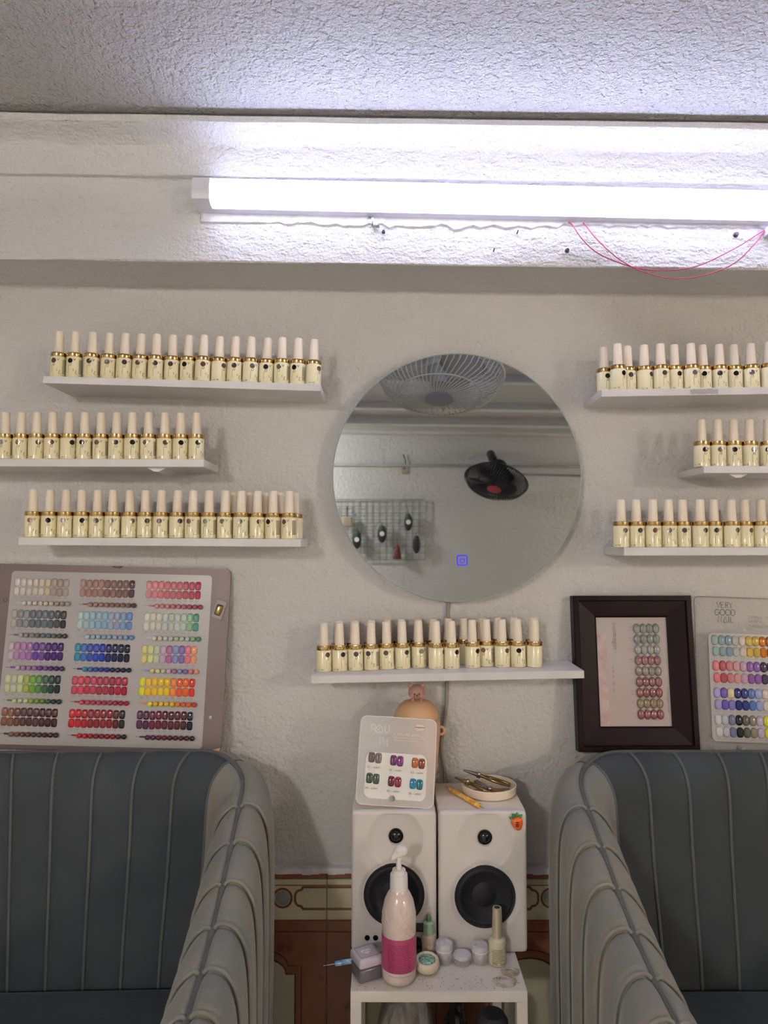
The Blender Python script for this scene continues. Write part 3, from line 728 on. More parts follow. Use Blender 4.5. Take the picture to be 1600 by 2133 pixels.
# ------------------------------------------------------------------ dark wooden frame (right)
M, W, H = lean_frame((1193, 1240), (1443, 1241), (1207, 1568), (1458, 1566), -.022, -.050)
fr = thing('picture_frame', 'dark brown wooden frame holding a card of oval gem nails, leaning above the right armchair', 'picture frame', M=M)
X0, X1, Z0, Z1 = -W / 2, W / 2, -H / 2, H / 2
ox0, ox1, oz1, oz0 = X0 + (1240 - 1190) / (1443 - 1190) * W, X1 - (1443 - 1391) / 253 * W, Z1 - 47 / 328 * H, Z0 + 51 / 328 * H
def rail(a, b, c, d, nm='frame_rail'):
    """one moulded side: outer edge a->b, inner edge d->c, slopes inward"""
    bm = B(); out = []
    for p, q_, in ((a, d), (b, c)):
        p = Vector(p); q_ = Vector(q_); ring = []
        for t, y in ((0, .024), (0, .002), (.03, 0), (.22, 0), (.26, .004), (.93, .007), (1, .009), (1, .024)):
            k = p.lerp(q_, t); ring.append(bm.verts.new((k.x, y, k.y)))
        out.append(ring)
    for i in range(7): bm.faces.new((out[0][i], out[0][i + 1], out[1][i + 1], out[1][i]))
    bm.faces.new(out[0]); bm.faces.new(out[1][::-1])
    obj(nm, bm, 'frame_wood', fr, auto=.25)
co = [(X0, Z1), (X1, Z1), (X1, Z0), (X0, Z0)]; ci = [(ox0, oz1), (ox1, oz1), (ox1, oz0), (ox0, oz0)]
for i in range(4): rail(co[i], co[(i + 1) % 4], ci[(i + 1) % 4], ci[i])
obj('card', box(B(), ox0 - .003, ox1 + .003, .012, .014, oz0 - .003, oz1 + .003), 'frame_paper', fr)
OW, OH = ox1 - ox0, oz1 - oz0
gx = lambda f: ox0 + f * OW
gz = lambda f: oz1 - f * OH
obj('card_band', box(B(), gx(.0), gx(.135), .0113, .0119, oz0, gz(.16)), 'frame_paper_band', fr)
gem = nail_mesh('gem', .0125, .0185, .0045, 'nail_gloss', 2.0)
GC = ['868c84', '858c88', '989c95', '96686a', '8f867c', '8c5f5c', '8c5658', '8f8064', '90555e']
tx = B(); F = lambda u, v: (u, .0110, v)
for r in range(9):
    for c in range(4):
        inst(gem, 'gem', fr, (gx(.575 + c * .0895), .0110, gz(.105 + r * .0985)), color=GC[r])
    xx = gx(.455); zz = gz(.105 + r * .0985)
    text(tx, '%02d' % (9 - r), xx, zz + .001, .0042, F, rot=-PI / 2 * 0); ribbon(tx, [(xx - .001, zz - .003), (xx + .006, zz - .003)], .0004, F)
text(tx, 'suumegor', gx(.235), gz(.05), .0125, F, rot=-PI / 2)
text(tx, '°', gx(.215), gz(.31), .01, F, rot=-PI / 2)
for k in range(3):
    zz = gz(.46 + k * .042)
    for a in ((-1, 1, 1, 1), (-1, -1, 1, -1), (-1, 0, 1, 0), (0, -1.3, 0, 1.3)): ribbon(tx, [(gx(.215) + a[0] * .0016, zz + a[1] * .0017), (gx(.215) + a[2] * .0016, zz + a[3] * .0017)], .0005, F)
text(tx, 'by nails', gx(.20), gz(.60), .0065, F, rot=-PI / 2)
text(tx, 'Visual  Beauty  |  Spirit', gx(.955), gz(.655), .0048, F, rot=-PI / 2)
obj('card_print', tx, 'print_grey', fr)

# ------------------------------------------------------------------ acrylic chart (right edge)
M, W, H = lean_frame((1473, 1318), (1700, 1326), (1486, 1544), (1713, 1552), -.022, -.047)
ac = thing('acrylic_chart', 'clear acrylic colour chart with black lettering at the right edge beside the wooden frame', 'colour chart', M=M)
AX0 = -W / 2 - .022; AZ1 = H / 2 + .066; AZ0 = -H / 2 - .022
obj('acrylic_sheet', prism(B(), rrect(AX0, W / 2 + .02, AZ0, AZ1, .008, 5), .001, .004), 'clear_acrylic', ac)
bm = B(); e = rrect(AX0, W / 2 + .02, AZ0, AZ1, .008, 5); tube(bm, [(a, .0025, b) for a, b in e], .0009, 6, True); obj('sheet_edge', bm, 'cable_grey', ac, smooth=True)
obj('white_panel', prism(B(), rrect(-W / 2, W / 2, -H / 2, H / 2, .008, 5), -.0006, .0008), 'chart_white', ac)
VG = ['9ab5b0 8aa5a8 8a9bae b5b8b0 d5c5b8 cfb45a c8ae4c d07a1c a5602c 8a4a2c 70382a 5a2c28', 'dd7a85 b0525e c98085 cf9a98 c3a0b5 8a5fa8 8f62ad 453a50 50454a 6a5a5c 857478 a09094',
      'a79bcf 6a55b5 7f78c4 1c2470 2c3a80 5578b5 9aa5d5 d8c8bd e0d4c8 d8c0b0 c8a898 b89080', 'cfcdce b5b8c0 707a95 15161c 5a5c50 8f8272 b5aac0 d5d02c e0d850 d8c060 c8b070 b8a080']
pw = (54.5 / 3.81) / 227 * W
n1 = nail_mesh('tip', pw * .98, .0188, .0036, 'nail_gloss', 3); n2 = nail_mesh('tip_m', pw * .98, .0180, .0032, 'nail_matte', 3)
vrow = [432, 522, 638, 735, 853, 947, 1065, 1160]
tx = B()
for r in range(4):
    for i, h in enumerate(VG[r].split()):
        x = -W / 2 + .0115 + i * pw
        z1 = H / 2 - (vrow[2 * r] - 375) / 860 * H; z2 = H / 2 - (vrow[2 * r + 1] - 375) / 860 * H
        inst(n1, 'nail_tip', ac, (x, -.0006, z1), color='d8cfa0' if (r, i) == (2, 2) else h); inst(n2, 'nail_tip', ac, (x + .0012, -.0006, z2), color=h)
        ribbon(tx, [(x - .003, z1 - .0118), (x + .004, z1 - .0118)], .0007, lambda u, v: (u, -.0012, v))
        text(tx, '0%d %d' % (r + 1, i + 11), x, z2 - .0130, .0032, lambda u, v: (u, -.0012, v), center=True)
obj('number_print', tx, 'print_grey', ac)
# lettering VERY / GOOD / NAIL drawn with thin strokes
tx = B(); F = lambda u, v: (u, .0006, v); sw = .0009
def glyph(ch_, x, z, w_, h_):
    S_ = {'V': [[(0, 1), (.5, 0), (1, 1)]], 'E': [[(1, 1), (0, 1), (0, 0), (1, 0)], [(0, .52), (.9, .52)]], 'Y': [[(0, 1), (.5, .5), (1, 1)], [(.5, .5), (.5, 0)]],
          'N': [[(0, 0), (0, 1), (1, 0), (1, 1)]], 'I': [[(.5, 0), (.5, 1)]], 'L': [[(0, 1), (0, 0), (1, 0)]], 'A': [[(0, 0), (.5, 1), (1, 0), (0, 0)]],
          'O': [arc2(.5, .5, .5, 0, 360, 24)], 'G': [arc2(.5, .5, .5, 40, 350, 22) + [(.99, .45), (.55, .45)]],
          'D': [[(0, 0), (0, 1)] + arc2(.45, .5, .55, 90, -90, 14, .5) + [(0, 0)]], 'R': [[(0, 0), (0, 1)] + arc2(.55, .74, .38, 90, -90, 10, .26) + [(0, .48)], [(.5, .48), (1, 0)]],
          'U': [[(0, 1), (0, .35)] + arc2(.5, .35, .5, 180, 360, 12, .35) + [(1, 1)]]}
    for st in S_[ch_]: ribbon(tx, [(x + a * w_, z + b * h_) for a, b in st], sw, F)
lx = -W / 2 + .0185; lz = H / 2 + .0365
px2 = W / 227.0
for word, xs, z, hs in (('VERY', [0, 9.5, 19, 26], .0085 + .0015, .0105), ('GOOD', [-4, 6.5, 18.5, 30.5], -.0035, .0105), ('NAIL', [2, 13, 23, 28.5], -.0165, .0105)):
    for c_, x_ in zip(word, xs):
        wd = {'V': 8, 'E': 5.5, 'R': 5.5, 'Y': 7.5, 'G': 9.5, 'O': 10.5, 'D': 8, 'N': 7, 'A': 8.5, 'I': 3, 'L': 5}[c_]
        glyph(c_, lx + x_ * px2, lz + z, wd * px2, hs)
obj('title_print', tx, 'print_black', ac)
tx = B()
for k, l in enumerate(('CONSUL TAN', 'VATIETE', 'MAIDENS HEART')): text(tx, l, -W / 2 + .076, H / 2 + .0290 - k * .0082, .0068, F)
obj('caption_print', tx, 'print_grey', ac)
obj('standoff', lathe(B(), [(.0, -.008), (.0045, -.008), (.0045, .010), (.004, .0112), (0, .0112)], 16, Matrix.Translation((-W / 2 + .050, 0, AZ0 + .011)) @ axis_to((0, -1, 0))), 'chart_white', ac, auto=.5)

# ------------------------------------------------------------------ armchairs
ZT = [(.0, .752), (.08, .752), (.10, .742), (.12, .731), (.15, .718), (.19, .700), (.26, .669), (.334, .638), (.405, .613), (.468, .597), (.531, .588), (.62, .583), (.8, .583)]
def zpip(f):
    for (a, za), (b, zb) in zip(ZT[:-1], ZT[1:]):
        if a <= f <= b: return za + (zb - za) * (f - a) / (b - a)
    return ZT[-1][1]
PHW, PR, PB, ARM_END = .292, .09, .08, .62
S_ARC = PHW - PR; L_ARC = PR * PI / 2
def path(s):
    """centre of the back is s=0; returns x, forward distance f, outward normal (nx, nf)"""
    sg = 1 if s >= 0 else -1; a = abs(s)
    if a <= S_ARC: return a * sg, PB, (0, -1)
    if a <= S_ARC + L_ARC:
        t = (a - S_ARC) / PR
        return sg * (S_ARC + PR * math.sin(t)), PB + PR - PR * math.cos(t), (sg * math.sin(t), -math.cos(t))
    return sg * PHW, PB + PR + (a - S_ARC - L_ARC), (sg, 0)
def smooth_z(s):
    return sum(zpip(path(s + d)[1]) for d in (-.02, -.01, 0, .01, .02)) / 5
OUT_ARM = [(0, -.003), (.008, .0035), (.020, .002), (.030, -.008), (.037, -.026), (.0405, -.055), (.042, -.11), (.0415, -.20), (.040, -.32), (.038, -.45)]
OUT_BACK = [(0, -.004), (.008, -.007), (.020, -.014), (.029, -.022), (.036, -.036), (.040, -.058), (.042, -.11), (.0415, -.20), (.040, -.32), (.038, -.45)]
OUT = OUT_ARM
INN = [(0, -.003), (.010, .0025), (.022, -.004), (.033, -.018), (.040, -.040), (.043, -.075), (.045, -.13), (.049, -.20), (.055, -.28), (.060, -.37)]
SEAT_Z = .398
def surf(s, side, k, bul):
    x, f, (nx, nf) = path(s); zt = smooth_z(s); tab = OUT if side > 0 else INN
    if side > 0:
        q_ = min(1, max(0, (abs(s) - .20) / .09)); tab = [(a[0], a[1] * (1 - q_) + c[1] * q_) for a, c in zip(OUT_BACK, OUT_ARM)]; bul *= .3 + .7 * q_
    i = min(int(k), len(tab) - 2); t = k - i
    # smooth interpolation through the table
    g = lambda j: Vector(tab[min(max(j, 0), len(tab) - 1)])
    a, b, c, d = g(i - 1), g(i), g(i + 1), g(i + 2)
    p = .5 * (2 * b + (c - a) * t + (2 * a - 5 * b + 4 * c - d) * t * t + (3 * b - a - 3 * c + d) * t ** 3)
    tn = (c - a) * .5 + (d - b) * .5 * t; tn = Vector((c - b)) if tn.length < 1e-6 else tn
    nn = Vector((-tn.y, tn.x)).normalized()
    if nn.x < 0 and abs(nn.x) > abs(nn.y): nn = -nn
    if nn.y < 0 and abs(nn.y) > abs(nn.x): nn = -nn
    fade = min(1, k / 1.2)
    off, dz = p.x + nn.x * bul * fade, p.y + nn.y * bul * fade
    zlow = .05 if side > 0 else SEAT_Z - .03
    z = max(zt + dz, zlow)
    if side > 0:
        if k > 5: z = zt + p.y + (zlow - (zt + OUT[-1][1])) * ((k - 5) / (len(OUT) - 6)) ** 1.5
        return Vector((x + nx * off, -(f + nf * off), z))
    if k > 5: z = zt + p.y + (zlow - (zt + INN[-1][1])) * ((k - 5) / (len(INN) - 6)) ** 1.5
    q = min(1, max(0, off / .060)); q = q * .6 + q * q * .4
    xx = x * (1 - .205 * q); ff = f - nf * off
    return Vector((xx, -ff, z))
SEAMS = [.038, .115, .192, .268, S_ARC + L_ARC + .030] + [S_ARC + L_ARC + .030 + .068 * i for i in range(1, 7)] + [S_ARC + L_ARC + ARM_END - PB - PR]
SEAMS = [s_ for s_ in SEAMS if s_ <= S_ARC + L_ARC + ARM_END - PB - PR + 1e-6]
EDG = [-s_ for s_ in SEAMS[::-1]] + SEAMS
def make_chair(label, loc, rz):
    t = thing('armchair', label, 'armchair', loc, (0, 0, rz), 'channelled velvet armchairs')
    NU, NK = 10, 36
    for s0, s1 in zip(EDG[:-1], EDG[1:]):
        arm = min(abs(s0), abs(s1)) > .25
        for side in (1, -1):
            bm = B(); rows = []; tab = OUT if side > 0 else INN
            for j in range(NU + 1):
                v = j / NU; s = s0 + (s1 - s0) * v
                bul = (.0125 if side > 0 else (.0055 if not arm else .0085)) * (1 - abs(2 * v - 1) ** 3.2)
                if arm:      # shingled channels: deep crease in front of each cord, flush behind the next
                    w_v = v if s0 > 0 else 1 - v
                    bul = (.0100 if side > 0 else .0075) * (.22 + .78 * min(1, w_v / .45) ** .6) * (.22 if w_v > .999 else 1)
                rows.append([bm.verts.new(surf(s, side, (len(tab) - 1) * (q / NK) ** 1.25, bul)) for q in range(NK + 1)])
            for a, b in zip(rows[:-1], rows[1:]):
                for q in range(NK): bm.faces.new((a[q], a[q + 1], b[q + 1], b[q]))
            obj('outer_channel' if side > 0 else 'inner_channel', bm, 'velvet_lit_worn' if (side > 0 or arm) else 'velvet', t, smooth=True)
    for s in EDG:
        for side in (1, -1):
            tab = OUT if side > 0 else INN
            pts = [surf(s, side, (len(tab) - 1) * (q / 36) ** 1.25, (.0078 if side > 0 else .0056) if abs(s) > .3 else .0016) for q in range(1, 37)]
            obj('seam_cord', tube(B(), pts, .0027, 8), 'velvet_lit_worn' if abs(s) > .3 else 'velvet_cord', t, smooth=True)
    n = 120; E = EDG[-1]
    pts = []
    for i in range(n + 1):
        s = -E + 2 * E * i / n; x, f, _ = path(s); pts.append((x, -f, smooth_z(s) + .0015))
    obj('top_piping', tube(B(), pts, .0058, 10), 'velvet_piping', t, smooth=True)
    for sg in (1, -1):         # rounded arm fronts
        bm = B(); ring = [surf(sg * E, 1, 9 * (q / 24) ** 1.25, 0) for q in range(24, -1, -1)] + [surf(sg * E, -1, 9 * (q / 24) ** 1.25, 0) for q in range(1, 25)]
        ring += [Vector((ring[-1].x, ring[-1].y, .05))]
        a = [bm.verts.new(p) for p in ring]; cc = sum(ring, Vector()) / len(ring)
        b = [bm.verts.new(cc.lerp(p, .8) + Vector((0, -.018, 0))) for p in ring]
        m_ = len(a)
        for i in range(m_): bm.faces.new((a[i], a[(i + 1) % m_], b[(i + 1) % m_], b[i]))
        bm.faces.new(b); obj('arm_front', bm, 'velvet_lit_worn', t, smooth=True)
    bm = B(); box(bm, -.222, .222, -.655, -.142, SEAT_Z - .13, SEAT_Z, .028, 4)
    for v in bm.verts:
        if v.co.z > SEAT_Z - .03: v.co.z += .006 * (1 - (v.co.x / .24) ** 2)
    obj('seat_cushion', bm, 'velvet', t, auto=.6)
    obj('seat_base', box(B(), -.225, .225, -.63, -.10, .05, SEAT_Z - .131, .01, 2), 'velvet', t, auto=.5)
    for sx in (-1, 1):
        for fy in (-.59, -.10):
            obj('leg', lathe(B(), [(.016, 0), (.022, .05), (.022, .06)], 16, Matrix.Translation((sx * .25, fy, 0))), 'gold', t, auto=.5)
    return t
make_chair('grey velvet tub armchair under the rose colour chart, left of the speakers', (-.528, 0, 0), math.radians(2.0))
make_chair('grey velvet tub armchair under the dark wooden frame, right of the speakers', (.612, 0, 0), 0)

# ------------------------------------------------------------------ side table
YSP = -.17
zspk0 = at(735, 1986, y=YSP).z; zspk1 = at(735, 1690, y=YSP).z
tf0 = at(730, 2065.5, z=zspk0); tf1 = at(1097, 2066.5, z=zspk0)
TX0, TX1, TY0, TY1 = tf0.x, tf1.x + .002, tf0.y, -.012
tbl = thing('side_table', 'narrow white side table standing between the two armchairs', 'table', ((TX0 + TX1) / 2, (TY0 + TY1) / 2, 0))
hx, hy = (TX1 - TX0) / 2, (TY1 - TY0) / 2
obj('table_top', box(B(), -hx, hx, -hy, hy, zspk0 - .0155, zspk0, .0006, 1), 'table_white', tbl)
for sx in (-1, 1):
    for sy in (-1, 1):
        x0 = sx * hx - (.016 if sx > 0 else 0); y0 = sy * hy - (.016 if sy > 0 else 0)
        obj('leg', box(B(), x0, x0 + .016, y0, y0 + .016, 0, zspk0 - .0156, .0006, 1), 'table_white', tbl)
obj('lower_shelf', box(B(), -hx + .017, hx - .017, -hy + .004, hy - .004, .20, .21, .001, 1), 'table_white', tbl)
# crumbs and scratches on the table top (nobody could count them)
bm = B()
for _ in range(150):
    x = random.uniform(TX0 + .008, TX1 - .008); y = TY0 + .006 + abs(random.gauss(0, .03)); l = random.uniform(.0006, .0022); a = random.uniform(0, PI)
    if y > TY0 + .085: continue
    vs = [bm.verts.new((x + math.cos(a + b) * l * k, y + math.sin(a + b) * l * k, zspk0 + .0001)) for b, k in ((0, 1), (2.0, .35), (PI, .9), (4.6, .3))]
    t_ = bm.verts.new((x, y, zspk0 + .0008))
    for i in range(4): bm.faces.new((vs[i], vs[(i + 1) % 4], t_))
setp(obj('nail_dust', bm, 'crumb'), 'scattered crumbs and nail dust on the white side table top', 'dust', kind='stuff')

# ------------------------------------------------------------------ speakers
SD = at(738, 1630, z=zspk1).y - YSP; SD = min(SD, .145)
def speaker(xl, xr, label, tw, wf, knobs):
    Wd = xr - xl; Hd = zspk1 - zspk0
    t = thing('bookshelf_speaker', label, 'speaker', ((xl + xr) / 2, YSP, zspk0 + .0002), group='pair of white bookshelf speakers')
    r = .006
    obj('cabinet', box(B(), -Wd / 2 + .0008, Wd / 2 - .0008, .0125, SD, .001, Hd - .0008, .002, 2), 'speaker_vinyl', t, auto=.5)
    # baffle: height field with horn dish around the tweeter and a rim around the woofer
    c = ((xl + xr) / 2)
    P = at(tw[0], tw[1], y=YSP); tx_, tz_ = P.x - c, P.z - zspk0
    P = at(wf[0], wf[1], y=YSP); wx, wz = P.x - c, P.z - zspk0
    def yy(x, z):
        d = math.hypot(x - tx_, (z - tz_ + .006) * (1 if z < tz_ else .9)); y = 0
        if d < .044: y += .008 * (1 - (d / .044) ** 2) ** .75
        e = math.hypot(x - wx, z - wz)
        if e < .0565: y += .003 * min(1, (.0565 - e) / .006)
        if e < .0455: y += .0088
        if d < .0095: y += .0035
        return y
    bm = B(); nx, nz = 70, 116; G = []
    for j in range(nz + 1):
        z = r + (Hd - 2 * r) * j / nz; G.append([bm.verts.new((-Wd / 2 + r + (Wd - 2 * r) * i / nx, yy(-Wd / 2 + r + (Wd - 2 * r) * i / nx, z), z)) for i in range(nx + 1)])
    for j in range(nz):
        for i in range(nx): bm.faces.new((G[j][i], G[j][i + 1], G[j + 1][i + 1], G[j + 1][i]))
    per = [(G[0][i], 0, -1) for i in range(nx)] + [(G[j][nx], 1, 0) for j in range(nz)] + [(G[nz][i], 0, 1) for i in range(nx, 0, -1)] + [(G[j][0], -1, 0) for j in range(nz, 0, -1)]
    loops = [[p[0] for p in per]]; cor = {id(G[0][0]): (-.72, -.72), id(G[0][nx]): (.72, -.72), id(G[nz][nx]): (.72, .72), id(G[nz][0]): (-.72, .72)}
    for a in (22, 45, 68, 90, 'b'):
        lp = []
        for v, dx, dz in per:
            if id(v) in cor: dx, dz = cor[id(v)]
            if a == 'b': o_, y_ = r, .0125
            else: o_, y_ = r * math.sin(math.radians(a)), r * (1 - math.cos(math.radians(a)))
            lp.append(bm.verts.new((v.co.x + dx * o_, y_, v.co.z + dz * o_)))
        loops.append(lp)
    n = len(per)
    for A, C in zip(loops[:-1], loops[1:]):
        for i in range(n): bm.faces.new((A[i], A[(i + 1) % n], C[(i + 1) % n], C[i]))
    obj('front_baffle', bm, 'speaker_white', t, auto=.9)
    Mw = Matrix.Translation((wx, .003, wz)) @ axis_to((0, -1, 0))
    w_ = obj('woofer', lathe(B(), [(.0492, -.002), (.0490, .0010), (.0478, .0026), (.0450, .0018), (.0425, .0030), (.040, .0026), (.0375, .0005), (.030, -.0035), (.020, -.0072), (.0195, -.0072), (.014, -.0045), (.008, -.003), (0, -.0026)], 48, Mw @ Matrix.Translation((0, 0, .0005)), cap=False), 'cone_black', t, auto=.7)
    Mt = Matrix.Translation((tx_, .0072, tz_)) @ axis_to((0, -1, 0))
    d_ = obj('tweeter', lathe(B(), [(.0118, -.004), (.0118, .0022), (.0108, .0028), (.0102, .001), (.0095, .001), (.0092, .0022), (.007, .0048), (.0035, .0062), (0, .0066)], 32, Mt, cap=False), 'gloss_black', t, auto=.7)
    if knobs:
        def loc(px, py): q = at(px, py, y=YSP); return q.x - c, q.z - zspk0
        a, b = loc(758, 1953), loc(786, 1953)
        x, z = (a[0] + b[0]) / 2, a[1]
        obj('jack_plate', prism(B(), rrect(x - .019, x + .019, z - .008, z + .009, .006), -.0008, .001), 'speaker_white', t, auto=.5)
        for px in (765, 782.5):
            x, z = loc(px, 1953); obj('jack', lathe(B(), [(0, .0014), (.0030, .0014), (.0034, .0022), (.0040, .0022), (.0043, .0008)], 20, Matrix.Translation((x, 0, z)) @ axis_to((0, -1, 0)), cap=False), 'gloss_black', t)
        x, z = loc(877, 1932); obj('indicator_panel', box(B(), x - .011, x + .006, -.0015, .001, z - .007, z + .007, .001, 1), 'gloss_black', t)
        x, z = loc(869, 1964); obj('volume_knob', lathe(B(), [(.0095, 0), (.0095, .009), (.0088, .0105), (0, .0105)], 32, Matrix.Translation((x, 0, z)) @ axis_to((0, -1, 0))), 'gloss_black', t, auto=.5)
        bm = B(); x, z = loc(763, 1970.5); f = lambda u, v: (u, -.0003, v); text(bm, 'AUX', x, z - .001, .0042, f, center=True)
        x, z = loc(782, 1971); ribbon(bm, arc2(x, z, .0019, 0, 180, 10), .0005, f); ribbon(bm, [(x - .0019, z + .0002), (x - .0019, z - .0016)], .0011, f); ribbon(bm, [(x + .0019, z + .0002), (x + .0019, z - .0016)], .0011, f)
        x, z = loc(877, 1978); text(bm, 'VOL', x, z, .0038, f, center=True)
        obj('jack_print', bm, 'print_grey', t)
    return t
def xf(px): return at(px, 1840, y=YSP).x
speaker(xf(732), xf(909.5), 'white speaker with jacks and knob, left one, behind the pump bottle', (825, 1744), (821, 1866), True)
speaker(xf(914), xf(1099), 'white speaker with a carrot sticker, right one of the pair', (1011, 1747), (1011, 1870), False)
# carrot sticker
p = at(1077, 1713, y=YSP - .001)
ct = thing('carrot_sticker', 'small glossy carrot ornament stuck on the upper corner of the right speaker', 'sticker', (p.x, YSP, p.z), (0, -.25, 0))
bm = B(); lathe(bm, [(0, -.0125), (.003, -.011), (.0058, -.004), (.0072, .002), (.0066, .006), (.004, .0085), (0, .009)], 18)
for v in bm.verts: v.co.y = v.co.y * .5 - .0036; v.co.x *= 1.35
obj('carrot_body', bm, 'carrot_orange', ct, smooth=True)
for dx, dz, a in ((-.006, .009, .9), (-.002, .0125, .4), (.003, .0115, -.2), (.007, .0085, -.9)):
    bm = B(); lathe(bm, [(0, 0), (.0022, .002), (.0026, .0045), (0, .0085)], 10, Matrix.Translation((dx * .7, -.003, dz * .75)) @ rotY(-a)); obj('leaf', bm, 'leaf_green', ct, smooth=True)
for k in range(3):
    obj('stripe', box(B(), -.003, .002, -.0082, -.0068, -.0045 + k * .0028, -.0032 + k * .0028, .0003, 1, rotY(.3)), 'gloss_black', ct)

# ------------------------------------------------------------------ frosted ROUNI display card on the left speaker
zt = zspk1 + .0006
b0 = at(742, 1678, z=zt); yb = YSP + .010
M, W, H = lean_frame((754, 1494), (908, 1503), (740, 1677), (904, 1688), yb + .030, yb)
M = Matrix.Translation((0, 0, max(0, zt - min((M @ Vector((sx * W / 2, 0, -H / 2))).z for sx in (-1, 1))) + .0)) @ M
rd = thing('display_card', 'frosted acrylic display card with six pairs of coloured nail tips on the left speaker', 'display card', M=M)
obj('acrylic_plate', prism(B(), rrect(-W / 2, W / 2, -H / 2, H / 2, .010, 6), 0, .003), 'frosted_acrylic', rd)
e = rrect(-W / 2, W / 2, -H / 2, H / 2, .010, 6); obj('bright_edge', tube(B(), [(a, .0015, b) for a, b in e], .0012, 6, True), 'acrylic_edge', rd, smooth=True)
obj('inner_card', prism(B(), rrect(-W / 2 + .012, W / 2 - .013, -H / 2 + .010, H / 2 - .0565, .011, 6), -.0008, -.0001), 'acrylic_edge', rd)
rx = lambda c: -W / 2 + (c - 90) / 1400 * W * 1.0
rz_ = lambda c: H / 2 - (c - 105) / 1650 * H
tip = nail_mesh('display_tip', .0105, .0165, .0034, 'nail_gloss', 4.5)
RC = [('6a5a58', '7d6e6c'), ('6e2c62', '7c3274'), ('b8682c', '90401f'), ('35503a', '3f5a46'), ('681a38', '8c1c3c'), ('1f7ea0', '157a8a')]
tx = B(); F = lambda u, v: (u, -.0010, v)
for k, (a, b) in enumerate(RC):
    cx_ = (390, 790, 1185)[k % 3] - (k // 3) * 20; cz = (885, 918, 940)[k % 3] + (k // 3) * 388
    x = rx(cx_); z = rz_(cz)
    inst(tip, 'nail_tip', rd, (x - .0056, -.0009, z + .0004), (0, .03, 0), color=a); inst(tip, 'nail_tip', rd, (x + .0056, -.0009, z - .0004), (0, .03, 0), color=b)
    text(tx, '0%d - color' % (k + 1), x - .012, z - .0165, .0052, F); ribbon(tx, [(x - .0095, z - .0185), (x - .0088, z - .0185)], .0007, F)
obj('caption_print', tx, 'print_dark', rd)
tx = B(); F = lambda u, v: (u, -.0003, v); sw_ = .0010
def st(pts, w_=sw_): ribbon(tx, [(rx(a), rz_(b)) for a, b in pts], w_, F)
st([(290, 400), (290, 262), (345, 262), (365, 290), (365, 310), (345, 335), (290, 335)]); st([(325, 335), (372, 400)]); st([(262, 400), (312, 400)], .0006); st([(262, 262), (300, 262)], .0006); st([(350, 400), (390, 400)], .0006)
st(arc2(435, 340, 55, 60, 420, 3) if False else [(v.x, v.y) for v in catmull([(435, 262, 0), (470, 290, 0), (498, 350, 0), (484, 390, 0), (435, 402, 0), (386, 390, 0), (374, 350, 0), (400, 290, 0), (435, 262, 0)], 5)]); st([(435, 330), (455, 350), (440, 372), (415, 365), (420, 340), (435, 330)], .0005)
st([(540, 262), (540, 370), (560, 400), (600, 400), (618, 370), (618, 262)]); st([(522, 262), (558, 262)], .0006); st([(600, 262), (636, 262)], .0006)
st([(455, 640), (455, 540), (475, 508), (510, 508), (530, 540), (530, 640)]); st([(437, 640), (475, 640)], .0006); st([(512, 640), (548, 640)], .0006)
st([(600, 545), (600, 645)]); st([(575, 645), (625, 645)], .0006); st([(580, 545), (600, 545)], .0006); st([(597, 485), (605, 492)], .0014)
text(tx, '6 COLORS SERIES', rx(712), rz_(442), .0058, F)
text(tx, 'Natural and soft design used in nail art for', rx(712), rz_(492), .0030, F); text(tx, 'delicate colors, your beautiful choice', rx(712), rz_(540), .0030, F)
obj('title_print', tx, 'print_white', rd)
obj('gold_sticker', prism(B(), rrect(rx(1090), rx(1280), rz_(325), rz_(205), .006), -.0008, -.0001), 'cream_compact', rd)
obj('magnet', lathe(B(), [(0, 0), (.0048, 0), (.0048, .0016), (0, .0018)], 20, Matrix.Translation((rx(740), -.0008, rz_(1615))) @ axis_to((0, -1, 0))), 'steel', rd)
bm = B(); box(bm, -W / 2 + .006, W / 2 - .006, .003, .030, 0, .002, .0005, 1); foot = obj('foot', bm, 'frosted_acrylic', rd, loc=(0, 0, -H / 2)); foot.rotation_euler = (-math.atan2(.030, H) * 1.0 - .0, 0, 0)

# ------------------------------------------------------------------ peach jar with bear knob
JP = at(868, 1560, y=-.070); jx, jy = JP.x, -.071
jar = thing('peach_jar', 'peach ceramic jar with a brown bear head knob behind the frosted card', 'jar', (jx, jy, zspk1 + .0002))
zrim = at(868, 1500, y=jy - .02).z - zspk1
ztop = at(868, 1457, y=jy).z - zspk1
obj('jar_body', lathe(B(), [(0, 0), (.026, 0), (.031, .004), (.034, .03), (.0375, .06), (.041, zrim - .028), (.0415, zrim - .012), (.0395, zrim), (.037, zrim), (.036, zrim - .006), (0, zrim - .02)], 48), 'peach_body', jar, smooth=True)
lh = ztop - zrim
obj('jar_lid', lathe(B(), [(.0365, zrim - .004), (.0385, zrim + .001), (.0385, zrim + .004), (.0370, zrim + lh * .35), (.032, zrim + lh * .65), (.023, zrim + lh * .88), (.012, zrim + lh * .98), (0, ztop)], 48), 'peach', jar, smooth=True)
for sg in (1, -1):
    bm = tube(B(), [(sg * (.042 + .0065 * math.cos(a)), -.004, zrim - .022 + .0065 * math.sin(a)) for a in [2 * PI * i / 16 for i in range(16)]], .0026, 8, True); obj('handle', bm, 'peach', jar, smooth=True)
bm = B(); bmesh.ops.create_uvsphere(bm, u_segments=24, v_segments=16, radius=.0148)
for v in bm.verts: v.co.z *= .92; v.co.y *= .9
